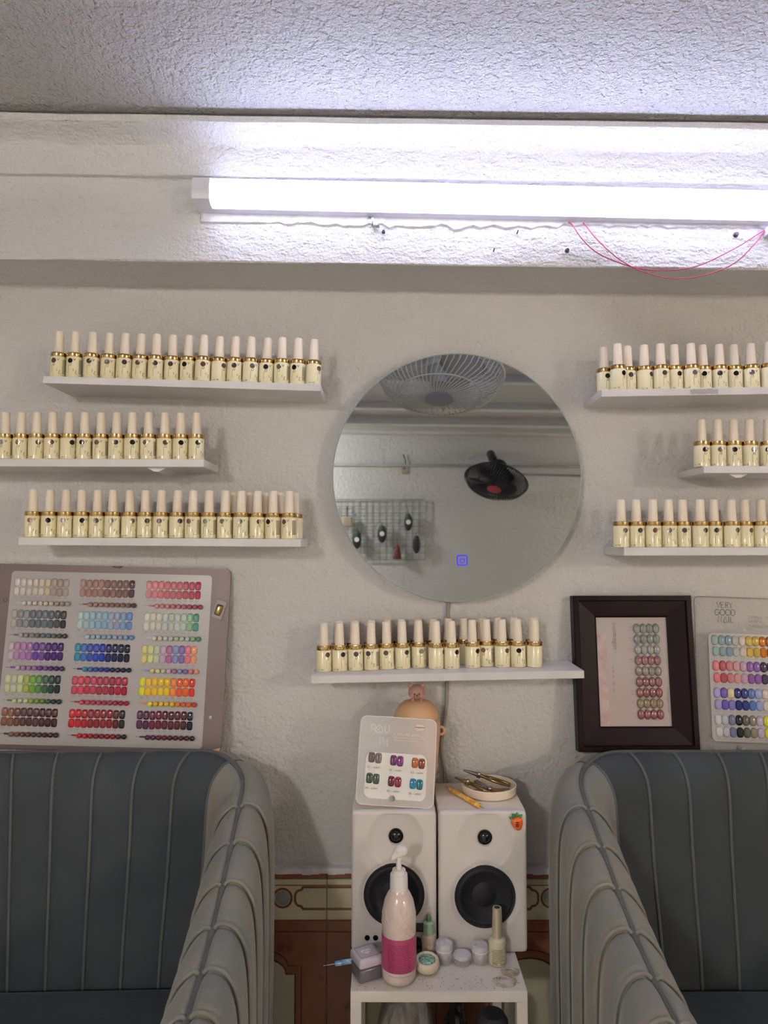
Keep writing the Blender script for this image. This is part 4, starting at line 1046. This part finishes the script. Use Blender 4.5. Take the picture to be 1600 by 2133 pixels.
for sg in (1, -1):
    b2 = bmesh.ops.create_uvsphere(bm, u_segments=12, v_segments=8, radius=.0048)
    for v in b2['verts']: v.co.y *= .55; v.co += Vector((sg * .0110, 0, .0112))
    b2 = bmesh.ops.create_uvsphere(bm, u_segments=10, v_segments=6, radius=.0034)
    for v in b2['verts']: v.co += Vector((sg * .0075, -.008, -.0115))
b2 = bmesh.ops.create_uvsphere(bm, u_segments=12, v_segments=8, radius=.0045)
for v in b2['verts']: v.co.z *= .75; v.co.y *= .6; v.co += Vector((0, -.0128, -.004))
kn = obj('bear_knob', bm, 'bear_brown', jar, smooth=True, loc=(0, 0, ztop + .0125))
for sg in (1, -1):
    bm = B(); bmesh.ops.create_uvsphere(bm, u_segments=12, v_segments=8, radius=.0040)
    for v in bm.verts: v.co.y *= .3; v.co += Vector((sg * .0088, -.0110, -.0045))
    obj('cheek', bm, 'cheek_pink', kn, smooth=True)
    bm = B(); bmesh.ops.create_uvsphere(bm, u_segments=8, v_segments=6, radius=.0011)
    for v in bm.verts: v.co += Vector((sg * .0040, -.0136, -.0005))
    obj('eye', bm, 'gloss_black', kn, smooth=True)
bm = B(); bmesh.ops.create_uvsphere(bm, u_segments=8, v_segments=6, radius=.0013)
for v in bm.verts: v.co += Vector((0, -.0158, -.003))
obj('nose', bm, 'gloss_black', kn, smooth=True)

# ------------------------------------------------------------------ round tray with tools on the right speaker
tc_ = at(1019, 1652, z=zspk1); TXc, TYc = tc_.x, min(tc_.y + .004, -.076); TR_ = .0475
tray = thing('round_tray', 'round shallow cream tray holding manicure tools on the right speaker', 'tray', (TXc, TYc, zspk1 + .0003))
obj('tray_body', lathe(B(), [(0, 0), (TR_ - .003, 0), (TR_ - .001, .002), (TR_, .0145), (TR_ - .0008, .0155), (TR_ - .0018, .0150), (TR_ - .003, .003), (0, .002)], 56), 'tray_white', tray, auto=.7)
zt = zspk1 + .0025
def T(x, y, z=0): return Vector((TXc + x, TYc + y, zt + z))
setp(obj('yellow_file', box(B(), -.024, .024, -.009, .009, 0, .0014, .0005, 1), 'tray_yellow', loc=T(.017, -.006, .0003), rot=(0, 0, -.75)), 'yellow nail file lying in the round tray', 'nail file')
def nipper(nm, base, tip, mt, mj, op):
    t = thing('cuticle_nipper', nm, 'nipper', base)
    d = (tip - base); L = d.length; q = d.to_track_quat('X', 'Z'); t.rotation_euler = q.to_euler()
    for sg in (1, -1):
        pts = [(L * .62, -.0015 * sg, 0), (L * .5, .002 * sg, 0), (L * .35, .006 * sg * op, 0), (L * .18, .0075 * sg * op, 0), (0, .0045 * sg * op, 0)]
        obj('handle', tube(B(), catmull(pts, 5), .0024, 8, rfun=lambda u: .0034 - .0014 * u), mt, t, smooth=True)
        bm = B(); box(bm, 0, L * .30, -.003, .003, -.0028, .0028, .0012, 2)
        for v in bm.verts:
            k = v.co.x / (L * .30); v.co.y = v.co.y * (1 - .6 * k) + sg * (.0028 - .0022 * k); v.co.z *= 1 - .55 * k; v.co.x += L * .66
        obj('jaw', bm, mj, t, auto=.5)
    obj('pivot', lathe(B(), [(0, -.0045), (.004, -.0045), (.0042, .0035), (.0028, .0052), (0, .0056)], 16, Matrix.Translation((L * .64, 0, 0))), 'steel', t, smooth=True)
    return t
nipper('cuticle nipper with brownish jaws pointing up left over the tray rim, topmost', T(.038, .006, .0075), T(-.045, .022, .030), 'gold_tool', 'steel_dark', 1.0)
nipper('golden cuticle nipper with its open jaws over the left tray rim', T(.004, -.020, .0045), T(-.060, .010, .021), 'gold_tool', 'gold_tool', .8)
t = thing('nail_clipper', 'small purplish nail clipper with a steel rivet in the middle of the tray', 'clipper', T(-.012, -.002, .009), (0, .22, -.85))
obj('lever', box(B(), -.016, .014, -.0045, .0045, 0, .004, .0015, 2), 'box_grey', t, auto=.5); obj('rivet', lathe(B(), [(0, .002), (.0045, .002), (.0045, .005), (.003, .0072), (0, .008)], 16, Matrix.Translation((.017, 0, 0))), 'steel', t, smooth=True)
obj('blade', box(B(), .008, .034, -.004, .004, -.001, .0008, .0004, 1), 'steel', t)
# tweezers lying across
t = thing('tweezers', 'slim steel tweezers lying low across the round tray', 'tweezers', T(-.030, -.010, .004), (0, 0, .12))
for sg in (1, -1):
    obj('arm', tube(B(), catmull([(0, .0, 0), (.02, .004 * sg, 0), (.045, .003 * sg, 0), (.066, .0005 * sg, 0)], 5), .001, 6), 'steel', t, smooth=True)
def pen(name, label, p0, p1, m, r, nd=.011):
    d = p1 - p0; L = d.length; t = thing(name, label, 'dotting tool', p0); t.rotation_euler = d.to_track_quat('Z', 'Y').to_euler()
    obj('barrel', lathe(B(), [(r * .7, nd), (r, nd + .002), (r, L - nd - .002), (r * .7, L - nd)], 16), m, t, auto=.6)
    for a, b, sg in ((nd, 0, -1), (L - nd, L, 1)):
        obj('metal_tip', lathe(B(), [(.0009, a - sg * .004), (.0008, a), (.0005, b - sg * .002), (.0010, b - sg * .001), (.0010, b), (0, b + sg * .0006)] if sg > 0 else [(0, -.0006), (.0010, 0), (.0010, .001), (.0005, .002), (.0008, a), (.0009, a + .004)], 10, cap=False), 'steel', t, smooth=True)
    return t
r_ = .0040
a = at(929, 1638, z=zspk1 + r_); b = at(1008, 1686, z=zspk1 + r_); a.y += .0; b.y = max(b.y, YSP + .002)
pen('dotting_pen', 'orange marbled dotting pen lying on the right speaker in front of the tray', a, b, 'orange_pearl', r_)

# ------------------------------------------------------------------ things on the table
def onT(px, py, dz=.0002): p = at(px, py, z=zspk0 + dz); p.z = zspk0 + dz; return p
# pump bottle
p = onT(832, 2060); R_ = .0258; pc = Vector((p.x, p.y + R_, zspk0 + .0002))
H1 = at(832, 1768, y=pc.y).z - zspk0
pb = thing('pump_bottle', 'clear pump bottle with a raspberry label and white nozzle in front of the left speaker', 'bottle', pc)
def hz(py): return at(832, py, y=pc.y - .01).z - zspk0
obj('bottle_body', lathe(B(), [(0, .001), (.020, 0), (.0245, .003), (R_, .009), (R_, hz(2015)), (R_ - .0012, hz(2010)), (R_ - .0012, hz(1953)), (R_, hz(1948)), (R_ + .0002, hz(1915)), (R_ - .001, hz(1900)), (R_ - .004, hz(1880)), (R_ - .009, hz(1865)), (.0135, hz(1858)), (.0125, hz(1850))], 48), 'lotion_pink', pb, smooth=True)
zl0, zl1 = hz(2017), hz(1948)
obj('label', lathe(B(), [(R_ + .0003, zl0), (R_ + .0005, zl0 + .001), (R_ + .0005, zl1 - .001), (R_ + .0003, zl1)], 48, cap=False), 'label_pink', pb, smooth=True)
bm = B(); f = lambda u, v: ((R_ + .0008) * math.sin(u / R_), -(R_ + .0008) * math.cos(u / R_), v)
for i in range(17):
    z = zl1 - .008 - i * .0026; x = -.018
    if i == 16: ribbon(bm, [(-.016 + k * .003, z - .003) for k in range(12)], .0004, f); break
    while x < .014:
        l = random.uniform(.002, .006); ribbon(bm, [(x, z), (x + l / 2, z), (x + l, z)], .0009, f); x += l + .0011
obj('label_print', bm, 'label_ink', pb)
# moulded leaf lines on the shoulder
bm = B()
def Rsh(z):
    pr = [(hz(1948), R_), (hz(1915), R_ + .0002), (hz(1900), R_ - .001), (hz(1880), R_ - .004), (hz(1865), R_ - .009)]
    for (za, ra), (zb, rb_) in zip(pr[:-1], pr[1:]):
        if za <= z <= zb: return ra + (rb_ - ra) * (z - za) / (zb - za)
    return R_
for py in (1906, 1924):
    z = hz(py); r = Rsh(z) - .0001; tube(bm, [(r * math.cos(a), r * math.sin(a), z) for a in [2 * PI * i / 40 for i in range(40)]], .0006, 6, True)
for a0, a1, pa, pb_ in ((-60, 10, 1890, 1944), (-25, 40, 1888, 1944), (5, 60, 1886, 1940), (30, 5, 1890, 1922), (-50, -58, 1895, 1925)):
    pts = []
    for i in range(13):
        u = i / 12; z = hz(pa + (pb_ - pa) * u); r = Rsh(z) - .0001; a = math.radians(a0 + (a1 - a0) * u ** 1.6); pts.append((r * math.sin(a), -r * math.cos(a), z))
    tube(bm, pts, .0006, 6)
obj('moulded_lines', bm, 'lotion_pink', pb, smooth=True)
obj('pump_collar', lathe(B(), [(.0135, hz(1860)), (.0136, hz(1857)), (.0132, hz(1830)), (.0128, hz(1826)), (.0105, hz(1825)), (.0100, hz(1817)), (.0050, hz(1816))], 32), 'pump_white', pb, auto=.5)
obj('pump_stem', lathe(B(), [(.0042, hz(1818)), (.0040, hz(1795)), (.0046, hz(1795)), (.0046, hz(1790))], 20), 'pump_white', pb, auto=.5)
bm = B(); hd = hz(1768)
out = [(.0125, hd - .0062), (.0120, hd - .0020), (.0080, hd - .0002), (.001, hd), (-.0050, hd - .0022), (-.0090, hd - .0085), (-.0140, hd - .0180), (-.0095, hd - .0208), (-.0045, hd - .0155), (.0020, hd - .0145), (.0090, hd - .0140), (.0122, hd - .0108)]
rings = []
for y_, k in ((-.0088, .5), (-.0076, .82), (-.0042, 1), (.0042, 1), (.0076, .82), (.0088, .5)):
    cx_m = sum(p[0] for p in out) / len(out); cz_m = sum(p[1] for p in out) / len(out)
    rings.append([bm.verts.new((cx_m + (p[0] - cx_m) * k + (p[0] < -.006) * 0, y_ * (.42 if p[0] < -.007 else 1), cz_m + (p[1] - cz_m) * k)) for p in out])
for A_, C_ in zip(rings[:-1], rings[1:]):
    for i in range(len(out)): bm.faces.new((A_[i], A_[(i + 1) % len(out)], C_[(i + 1) % len(out)], C_[i]))
bm.faces.new(rings[0]); bm.faces.new(rings[-1])
bmesh.ops.subdivide_edges(bm, edges=bm.edges[:], cuts=1, use_grid_fill=True)
bmesh.ops.smooth_vert(bm, verts=bm.verts[:], factor=.4, use_axis_x=True, use_axis_y=True, use_axis_z=True)
obj('pump_nozzle', bm, 'pump_white', pb, smooth=True).rotation_euler = (0, 0, .25)

# square grey gel pot
p = onT(768, 2050); c = Vector((p.x - .004, p.y + .021, zspk0 + .0002))
t = thing('square_pot', 'square grey gel pot with a pale lid left of the pump bottle', 'pot', c, (0, 0, .45))
s_ = .0195; zt_ = at(765, 1990, y=c.y).z - zspk0
zt_ = .036
obj('pot_body', box(B(), -s_ + .001, s_ - .001, -s_ + .001, s_ - .001, 0, zt_ * .58, .004, 3), 'box_grey', t, auto=.5)
obj('lid', box(B(), -s_, s_, -s_, s_, zt_ * .58, zt_, .0045, 4), 'box_lid', t, auto=.5)
bm = B(); rr = rrect(-s_ + .005, s_ - .005, -s_ + .005, s_ - .005, .002); ribbon(bm, rr + [rr[0]], .0005, lambda u, v: (u, v, zt_ + .0002)); text(bm, 'ROUNI', -.005, -.0015, .004, lambda u, v: (u, v, zt_ + .0005))
[ribbon(bm, [(-.013 + k * .0026, s_ - .003), (-.0113 + k * .0026, s_ - .003)], .0006, lambda u, v: (u, v, zt_ + .0002)) for k in range(9)]
obj('lid_print', bm, 'print_dark', t)
bm = B(); hp = [(.0095 * .9 * math.sin(a) ** 3, .0075 * (13 * math.cos(a) - 5 * math.cos(2 * a) - 2 * math.cos(3 * a) - math.cos(4 * a)) / 16) for a in [2 * PI * i / 28 for i in range(28)]]
bm.faces.new([bm.verts.new((a, b, zt_ + .0003)) for a, b in hp]); obj('heart_sticker', bm, 'print_white', t)
# blue pen: rests on the pot's side behind
r_ = .0038
a = onT(675, 2005, r_); b_ = Vector((a.x + .105, a.y + .010, 0))
a = at(674, 2008, y=-.193); a = at(674, 2008, z=zspk0 + .0055)
a.y = min(a.y, -.19); a = at(674, 2008, y=-.192)
bb = Vector((a.x + .110, -.186, a.z + .0005))
dz = zspk0 + r_ + .0004 - a.z
a.z += 0; bb.z = zspk0 + r_ + .0006
bb.y = -.1790; a.y = -.197
pen('dotting_pen', 'blue marbled dotting pen sticking out left beyond the table behind the square pot', a, bb, 'blue_pearl', r_, .018)
# dropper bottle
p = onT(894, 1998); c = Vector((p.x, p.y + .011, p.z)); hh = lambda py: at(894, py, y=c.y - .004).z - zspk0
t = thing('dropper_bottle', 'small dropper bottle with a mint green cap between pump bottle and jars', 'bottle', c)
obj('bottle_body', lathe(B(), [(0, 0), (.0112, 0), (.0120, .002), (.0122, hh(1955)), (.0115, hh(1949)), (.008, hh(1946))], 28), 'beige_liquid', t, auto=.6)
bm = B(); f = lambda u, v: (.0124 * math.sin(u / .0124), -.0124 * math.cos(u / .0124), v)
for k in range(7): ribbon(bm, [(-.001 + k * .0018, .003), (-.001 + k * .0018, .003 + random.uniform(.014, .021))], .0006, f)
text(bm, 'Gel', -.009, .018, .006, f); obj('label_print', bm, 'print_white', t)
obj('cap', lathe(B(), [(.0085, hh(1948)), (.0087, hh(1932)), (.0085, hh(1924)), (.0055, hh(1921))], 24), 'mint', t, auto=.5)
obj('dropper_tip', lathe(B(), [(.0036, hh(1922)), (.0034, hh(1912)), (.0022, hh(1909)), (0, hh(1908))], 16), 'mint_dark', t, auto=.7)
# three small jars
def pot(px, py, r, top, label, powder):
    p = onT(px, py); c = Vector((p.x, p.y + r, p.z)); h = at(px, top, y=c.y).z - zspk0
    t = thing('glitter_jar', label, 'jar', c, group='small clear jars on the side table')
    obj('jar_body', lathe(B(), [(0, 0), (r * .93, 0), (r, .002), (r, h * .58), (r * .9, h * .6), (r * .9, h * .63)], 28), 'clear_plastic', t, auto=.6)
    obj('powder', lathe(B(), [(0, .004), (r * .55, .0042), (r * .82, h * .50), (r * .8, h * .57), (0, h * .57)], 10), powder, t)
    for k in range(2):
        z0 = h * (.60 + .04 * k)
        obj('screw_ring', lathe(B(), [(r * .92, z0), (r * .98, z0 + .0006), (r * .98, z0 + .0014), (r * .92, z0 + .002)], 28), 'jar_powder', t, smooth=True)
    obj('lid', lathe(B(), [(r * .98, h * .70), (r * 1.0, h * .74), (r * .99, h * .96), (r * .93, h), (0, h)], 28), 'clear_plastic', t, auto=.6)
    obj('lid_liner', lathe(B(), [(r * .90, h * .69), (r * .90, h * .93), (0, h * .94)], 24), 'jar_powder', t)
pot(927, 2013, .0142, 1962, 'clear plastic jar with a pinkish lid beside the dropper bottle', 'jar_powder')
pot(965, 2016, .0145, 1985, 'lowest clear plastic jar with white powder, between two taller jars', 'print_white')
pot(1003, 2013, .0135, 1966, 'clear plastic jar with a pale lid beside the gold-capped polish', 'jar_powder')
# cream compact with mint glitter
p = onT(891, 2038); c = Vector((p.x, p.y + .020, p.z)); c.z += .002
t = thing('glitter_pot', 'round cream pot filled with mint glitter right of the pump bottle', 'pot', c, (.12, 0, 0))
obj('pot_body', lathe(B(), [(0, .001), (.012, 0), (.0175, .004), (.0195, .010), (.0185, .0155), (.0160, .018), (.0140, .0175), (.0128, .0155), (0, .015)], 36), 'cream_compact', t, smooth=True)
obj('glitter', lathe(B(), [(.0128, .0158), (.010, .0168), (0, .0172)], 28), 'glitter_mint', t, smooth=True)
# taller polish bottle, champagne cap
p = onT(1038, 2016); c = Vector((p.x + .0008, p.y + .0135, p.z)); hh = lambda py: at(1039, py, y=c.y).z - zspk0
t = thing('polish_bottle', 'tall polish bottle with a champagne coloured cap at the right of the jars', 'bottle', c)
obj('bottle_body', lathe(B(), [(0, 0), (.0125, 0), (.0140, .0015), (.0142, .003), (.0136, hh(1966)), (.0138, hh(1960)), (.0125, hh(1955)), (.0095, hh(1953)), (.0085, hh(1951))], 32), 'polish_body', t, auto=.6)
obj('cap', lathe(B(), [(.0084, hh(1953)), (.0082, hh(1950)), (.0072, hh(1893)), (.0068, hh(1890)), (.0052, hh(1890)), (0, hh(1891))], 28), 'champagne', t, auto=.6)
obj('cap_disc', lathe(B(), [(0, hh(1890)), (.0045, hh(1890)), (0, hh(1890) + .0005)], 16), 'print_black', t)
bm = B(); f = lambda u, v: (.0143 * math.sin(u / .0143), -.0143 * math.cos(u / .0143), v)
for k in range(9):
    z = hh(1966) - .003 - k * .0023; x = -.011 + (0 if k % 3 else .001); e_ = random.uniform(.002, .010)
    while x < e_: l = random.uniform(.0012, .003); ribbon(bm, [(x, z), (x + l, z)], .0007, f); x += l + .0006
for k in range(9): ribbon(bm, [(-.0095 + k * .0009, .003), (-.0095 + k * .0009, .008)], random.choice([.0003, .0006]), f)
for k in range(3): ribbon(bm, arc2(.004 + k * .003, .0045, .0009, 0, 360, 8), .0006, f)
obj('label_print', bm, 'print_dark', t)
# two crumpled film rings
for px, py, r, nm in ((1052, 2046, .0170, 'crumpled clear film ring near the front right of the table'), (1063, 2026, .0135, 'smaller crumpled film ring beside the champagne-capped polish')):
    p = onT(px, py); bm = B()
    for k in range(3):
        pts = [(p.x + (r - k * .003) * math.cos(a) * (1 + .1 * math.sin(3 * a + k)), p.y + (r - k * .003) * .8 * math.sin(a) * (1 + .12 * math.cos(2 * a + k)), zspk0 + .0012 + k * .001 + .0006 * math.sin(5 * a + k)) for a in [2 * PI * i / 36 for i in range(36)]]
        tube(bm, pts, .0009, 6, True)
    setp(obj('film_ring', bm, 'film_scrap', smooth=True), nm, 'scrap')

# ------------------------------------------------------------------ things under the table
def crumple(bm, c, rad, amp, seed, sub=4):
    rnd = random.Random(seed); r = bmesh.ops.create_icosphere(bm, subdivisions=sub, radius=1)
    ks = [(Vector((rnd.uniform(-1, 1), rnd.uniform(-1, 1), rnd.uniform(-1, 1))) * rnd.uniform(2, 6), rnd.uniform(0, 6)) for _ in range(10)]
    for v in r['verts']:
        d = v.co.normalized(); s = 1 + amp * sum(abs(math.sin(d.dot(k) + ph)) - .6 for k, ph in ks) / 3
        v.co = Vector((c[0] + d.x * rad[0] * s, c[1] + d.y * rad[1] * s, c[2] + d.z * rad[2] * s))
cx_ = (TX0 + TX1) / 2
def lift(bm, z0):
    zm = min(v.co.z for v in bm.verts)
    for v in bm.verts: v.co.z += z0 - zm
bm = B(); crumple(bm, (cx_ - .045, -.145, .31), (.046, .080, .085), .2, 3); lift(bm, .2105); setp(obj('plastic_bag', bm, 'bag_film'), 'crumpled translucent plastic bag under the side table on the left', 'bag')
bm = B(); crumple(bm, (cx_ + .038, -.130, .30), (.021, .050, .075), .2, 9); lift(bm, .2105); setp(obj('plastic_bag', bm, 'bag_black'), 'crumpled black plastic bag under the side table at its middle', 'bag')
bm = B(); lathe(bm, [(.0, .2105), (.022, .2105), (.024, .22), (.024, .38), (.018, .39), (0, .39)], 24, Matrix.Translation((cx_ + .088, -.20, 0)))
setp(obj('dark_canister', bm, 'dark_cloth', auto=.5), 'dark grey canister under the side table near its right leg', 'canister')

# ------------------------------------------------------------------ what the mirror shows: far wall and fans
def far(px, py): q = at(px, py, y=-ROOM_B - .068); return q.x, q.z
YW = ROOM_B
# pipe
x0, z0 = far(560, 968); x1, z1 = far(1500, 974)
setp(obj('wall_pipe', tube(B(), [(x0, YW + .012, z0), (x1, YW + .012, z1)], .009, 10), 'pipe_grey', smooth=True), 'thin grey conduit running across the far wall seen in the mirror', 'pipe')
x0, z0 = far(1085, 988); x1, z1 = far(1400, 996)
setp(obj('wall_pipe', tube(B(), [(x0, YW + .008, z0), (x1, YW + .008, z1)], .006, 10), 'pipe_grey', smooth=True), 'lower short conduit right of the black fan in the mirror', 'pipe')
# wire grid panel with hanging things
gx0, gz1 = far(672, 1041); gx1, gz0 = far(886, 1166)
gp = thing('wire_grid_panel', 'pale wire grid panel on the far wall, seen in the mirror lower left', 'grid panel', (gx0, YW, gz0))
GW, GH = gx1 - gx0, gz1 - gz0
fm = B(); tube(fm, [(0, .02, 0), (GW, .02, 0), (GW, .02, GH), (0, .02, GH)], .004, 6, True); obj('grid_frame', fm, 'grid_wire', gp)
for i in range(1, 16): obj('grid_bar', tube(B(), [(GW * i / 16, .02, 0), (GW * i / 16, .02, GH)], .0022, 5), 'grid_wire', gp)
for i in range(1, 9): obj('grid_bar', tube(B(), [(0, .022, GH * i / 9), (GW, .022, GH * i / 9)], .0022, 5), 'grid_wire', gp)
def hang(px, py, w_, h_, m1, m2, nm, cat, spot=None):
    x, z = far(px, py); t = thing(*nm, cat, (x, YW + .045, z))
    bm = B(); bmesh.ops.create_uvsphere(bm, u_segments=16, v_segments=10, radius=1)
    for v in bm.verts: v.co = Vector((v.co.x * w_, v.co.y * .018, v.co.z * h_))
    obj('body', bm, m1, t, smooth=True)
    bm = B(); bmesh.ops.create_uvsphere(bm, u_segments=14, v_segments=8, radius=1)
    for v in bm.verts: v.co = Vector((v.co.x * w_ * .7, v.co.y * .018, v.co.z * h_ * .45 + h_ * .55))
    obj('leafy_top', bm, m2, t, smooth=True, loc=(0, .003, 0))
    obj('hook', tube(B(), [(0, 0, h_ * .9), (0, -.012, h_ * 1.25), (0, -.024, h_ * 1.3)], .002, 6), 'steel', t)
    if spot:
        obj('tag', lathe(B(), [(0, 0), (.016, 0), (.016, .004), (0, .005)], 16, Matrix.Translation((0, .018, 0)) @ axis_to((0, 1, 0))), 'print_white', t)
hang(744, 1124, .030, .062, 'hang_dark', 'hang_green', ('hanging_charm', 'dark hanging charm with green top, lowest left on the mirrored grid'), 'charm', 1)
hang(796, 1112, .030, .060, 'hang_dark', 'hang_green', ('hanging_charm', 'dark hanging charm with green top, in the middle of the mirrored grid'), 'charm', 1)
hang(850, 1088, .028, .058, 'hang_dark', 'hang_green', ('hanging_charm', 'hanging charm with a bright white tag, upper right on the mirrored grid'), 'charm', 1)
hang(867, 1134, .026, .060, 'hang_dark', 'hang_dark', ('hanging_charm', 'plain dark hanging charm, lowest right on the mirrored grid'), 'charm')
x, z = far(828, 1150); t = thing('tassel', 'small rust brown tassel on the mirrored grid', 'tassel', (x, YW + .045, z))
obj('skirt', lathe(B(), [(.026, -.045), (.016, .03), (.006, .045)], 14), 'hang_rust', t, smooth=True); obj('cord', tube(B(), [(0, 0, .045), (0, -.02, .10)], .002, 6), 'hang_rust', t)
x, z = far(724, 1083); t = thing('hanging_pouch', 'tan pouch hanging at the left of the mirrored grid', 'pouch', (x, YW + .045, z))
obj('pouch', box(B(), -.035, .035, -.01, .01, -.05, .02, .01, 3), 'hang_tan', t, auto=.5); obj('cord', tube(B(), [(0, 0, .02), (0, -.02, .09)], .003, 6), 'hang_dark', t)
x, z = far(842, 978); t = thing('wall_hook', 'small dark hook with a cord on the mirrored far wall', 'hook', (x, YW, z))
obj('plate', box(B(), -.018, .018, 0, .012, -.03, .01, .003, 2), 'hang_tan', t); obj('cord', tube(B(), catmull([(0, .012, .0), (.008, .012, .05), (-.006, .012, .10)], 5), .003, 6), 'hang_dark', t, smooth=True)
# fans
def fan(label, C, axis, R, mg, mh, nbars, rear, mblade, ribs=.0016, arm=None, cage_d=.09):
    t = thing('wall_fan', label, 'fan', C); t.rotation_euler = Vector(axis).to_track_quat('Z', 'Y').to_euler()
    bm = B()
    for side, dd in ((1, cage_d), (-1, cage_d * .7)):
        for i in range(nbars):
            a = 2 * PI * i / nbars; sw_2 = .35
            pts = []
            for k in range(9):
                u = k / 8; rr_ = R * (.20 + .80 * u); h = dd * math.sqrt(max(0, 1 - ((u) ** 2.4))) ; aa = a + sw_2 * (u - .5) * side
                pts.append((rr_ * math.cos(aa), rr_ * math.sin(aa), side * h))
            tube(bm, pts, ribs, 4)
    bars = obj('guard_bars', bm, mg, t); bars['kind'] = 'stuff'
    bm = B(); tube(bm, [(R * math.cos(2 * PI * i / 48), R * math.sin(2 * PI * i / 48), 0) for i in range(48)], .005, 8, True)
    obj('guard_rim', bm, mg, t, smooth=True)
    bm = B(); rm = R * .66; zz = cage_d * math.sqrt(1 - .58 ** 2.4); tube(bm, [(rm * math.cos(2 * PI * i / 48), rm * math.sin(2 * PI * i / 48), zz) for i in range(48)], .0022, 6, True)
    obj('guard_ring', bm, mg, t, smooth=True)
    obj('hub_badge', lathe(B(), [(0, cage_d - .004), (R * .22, cage_d - .004), (R * .22, cage_d + .003), (R * .19, cage_d + .006), (0, cage_d + .007)], 32), mh, t, auto=.5)
    obj('motor', lathe(B(), [(0, -.02), (.045, -.02), (.05, -.05), (.048, -.13), (.03, -.15), (0, -.15)], 24), mg, t, auto=.6)
    obj('blade_hub', lathe(B(), [(0, .035), (.03, .035), (.034, .01), (.034, -.02), (0, -.02)], 24), mblade, t, auto=.6)
    for k in range(3):
        bm = B(); G = []
        for i in range(9):
            u = i / 8; rr_ = .03 + (R * .86 - .03) * u; row_ = []
            wA = .35 + .55 * math.sin(PI * min(1, u * .8 + .15))
            for j in range(7):
                v = j / 6 - .5; aa = 2 * PI * k / 3 + v * wA * 1.3 + u * .3
                row_.append(bm.verts.new((rr_ * math.cos(aa), rr_ * math.sin(aa), .005 + v * .05)))
            G.append(row_)
        for a_, b_ in zip(G[:-1], G[1:]):
            for j in range(6): bm.faces.new((a_[j], a_[j + 1], b_[j + 1], b_[j]))
        bmesh.ops.solidify(bm, geom=bm.faces[:], thickness=.002)
        obj('blade', bm, mblade, t, smooth=True)
    return t
# near white fan: reflection of a ceiling-hung fan above and in front of the camera
q = at(917, 783, y=.90 - .068)         # virtual point behind the mirror
C = Vector((q.x, -.90, q.z))
f1 = fan('white ceiling fan with wire guard reflected at the top of the mirror', C, (-.06, .30, -.95), .192, 'fan_white', 'fan_grey', 60, True, 'fan_blade_clear', .0017, cage_d=.08)
bk = B(); tube(bk, [C + Vector((.015, -.075, .1)), C + Vector((.02, -.16, CEIL - C.z - .04))], .014, 10)
setp(obj('fan_bracket', bk, 'fan_white', smooth=True), 'white bracket holding the near ceiling fan', 'bracket')
# black fan on the far wall
fx_, fz__ = far(1032, 1003); C2 = Vector((fx_ * .955, YW + .24, CAM.z + (fz__ - CAM.z) * .955))
fan('black wall fan with red centre on the far wall, seen in the mirror', C2, (-.25, .42, -.87), .20, 'fan_black', 'fan_red', 72, True, 'fan_black', .0028, cage_d=.06)
bk = B(); tube(bk, [(C2.x, YW + .02, C2.z + .20), (C2.x, YW + .10, C2.z + .16), (C2.x, C2.y - .06, C2.z + .12)], .028, 12)
setp(obj('fan_bracket', bk, 'fan_black', smooth=True), 'black arm carrying the far wall fan', 'bracket')
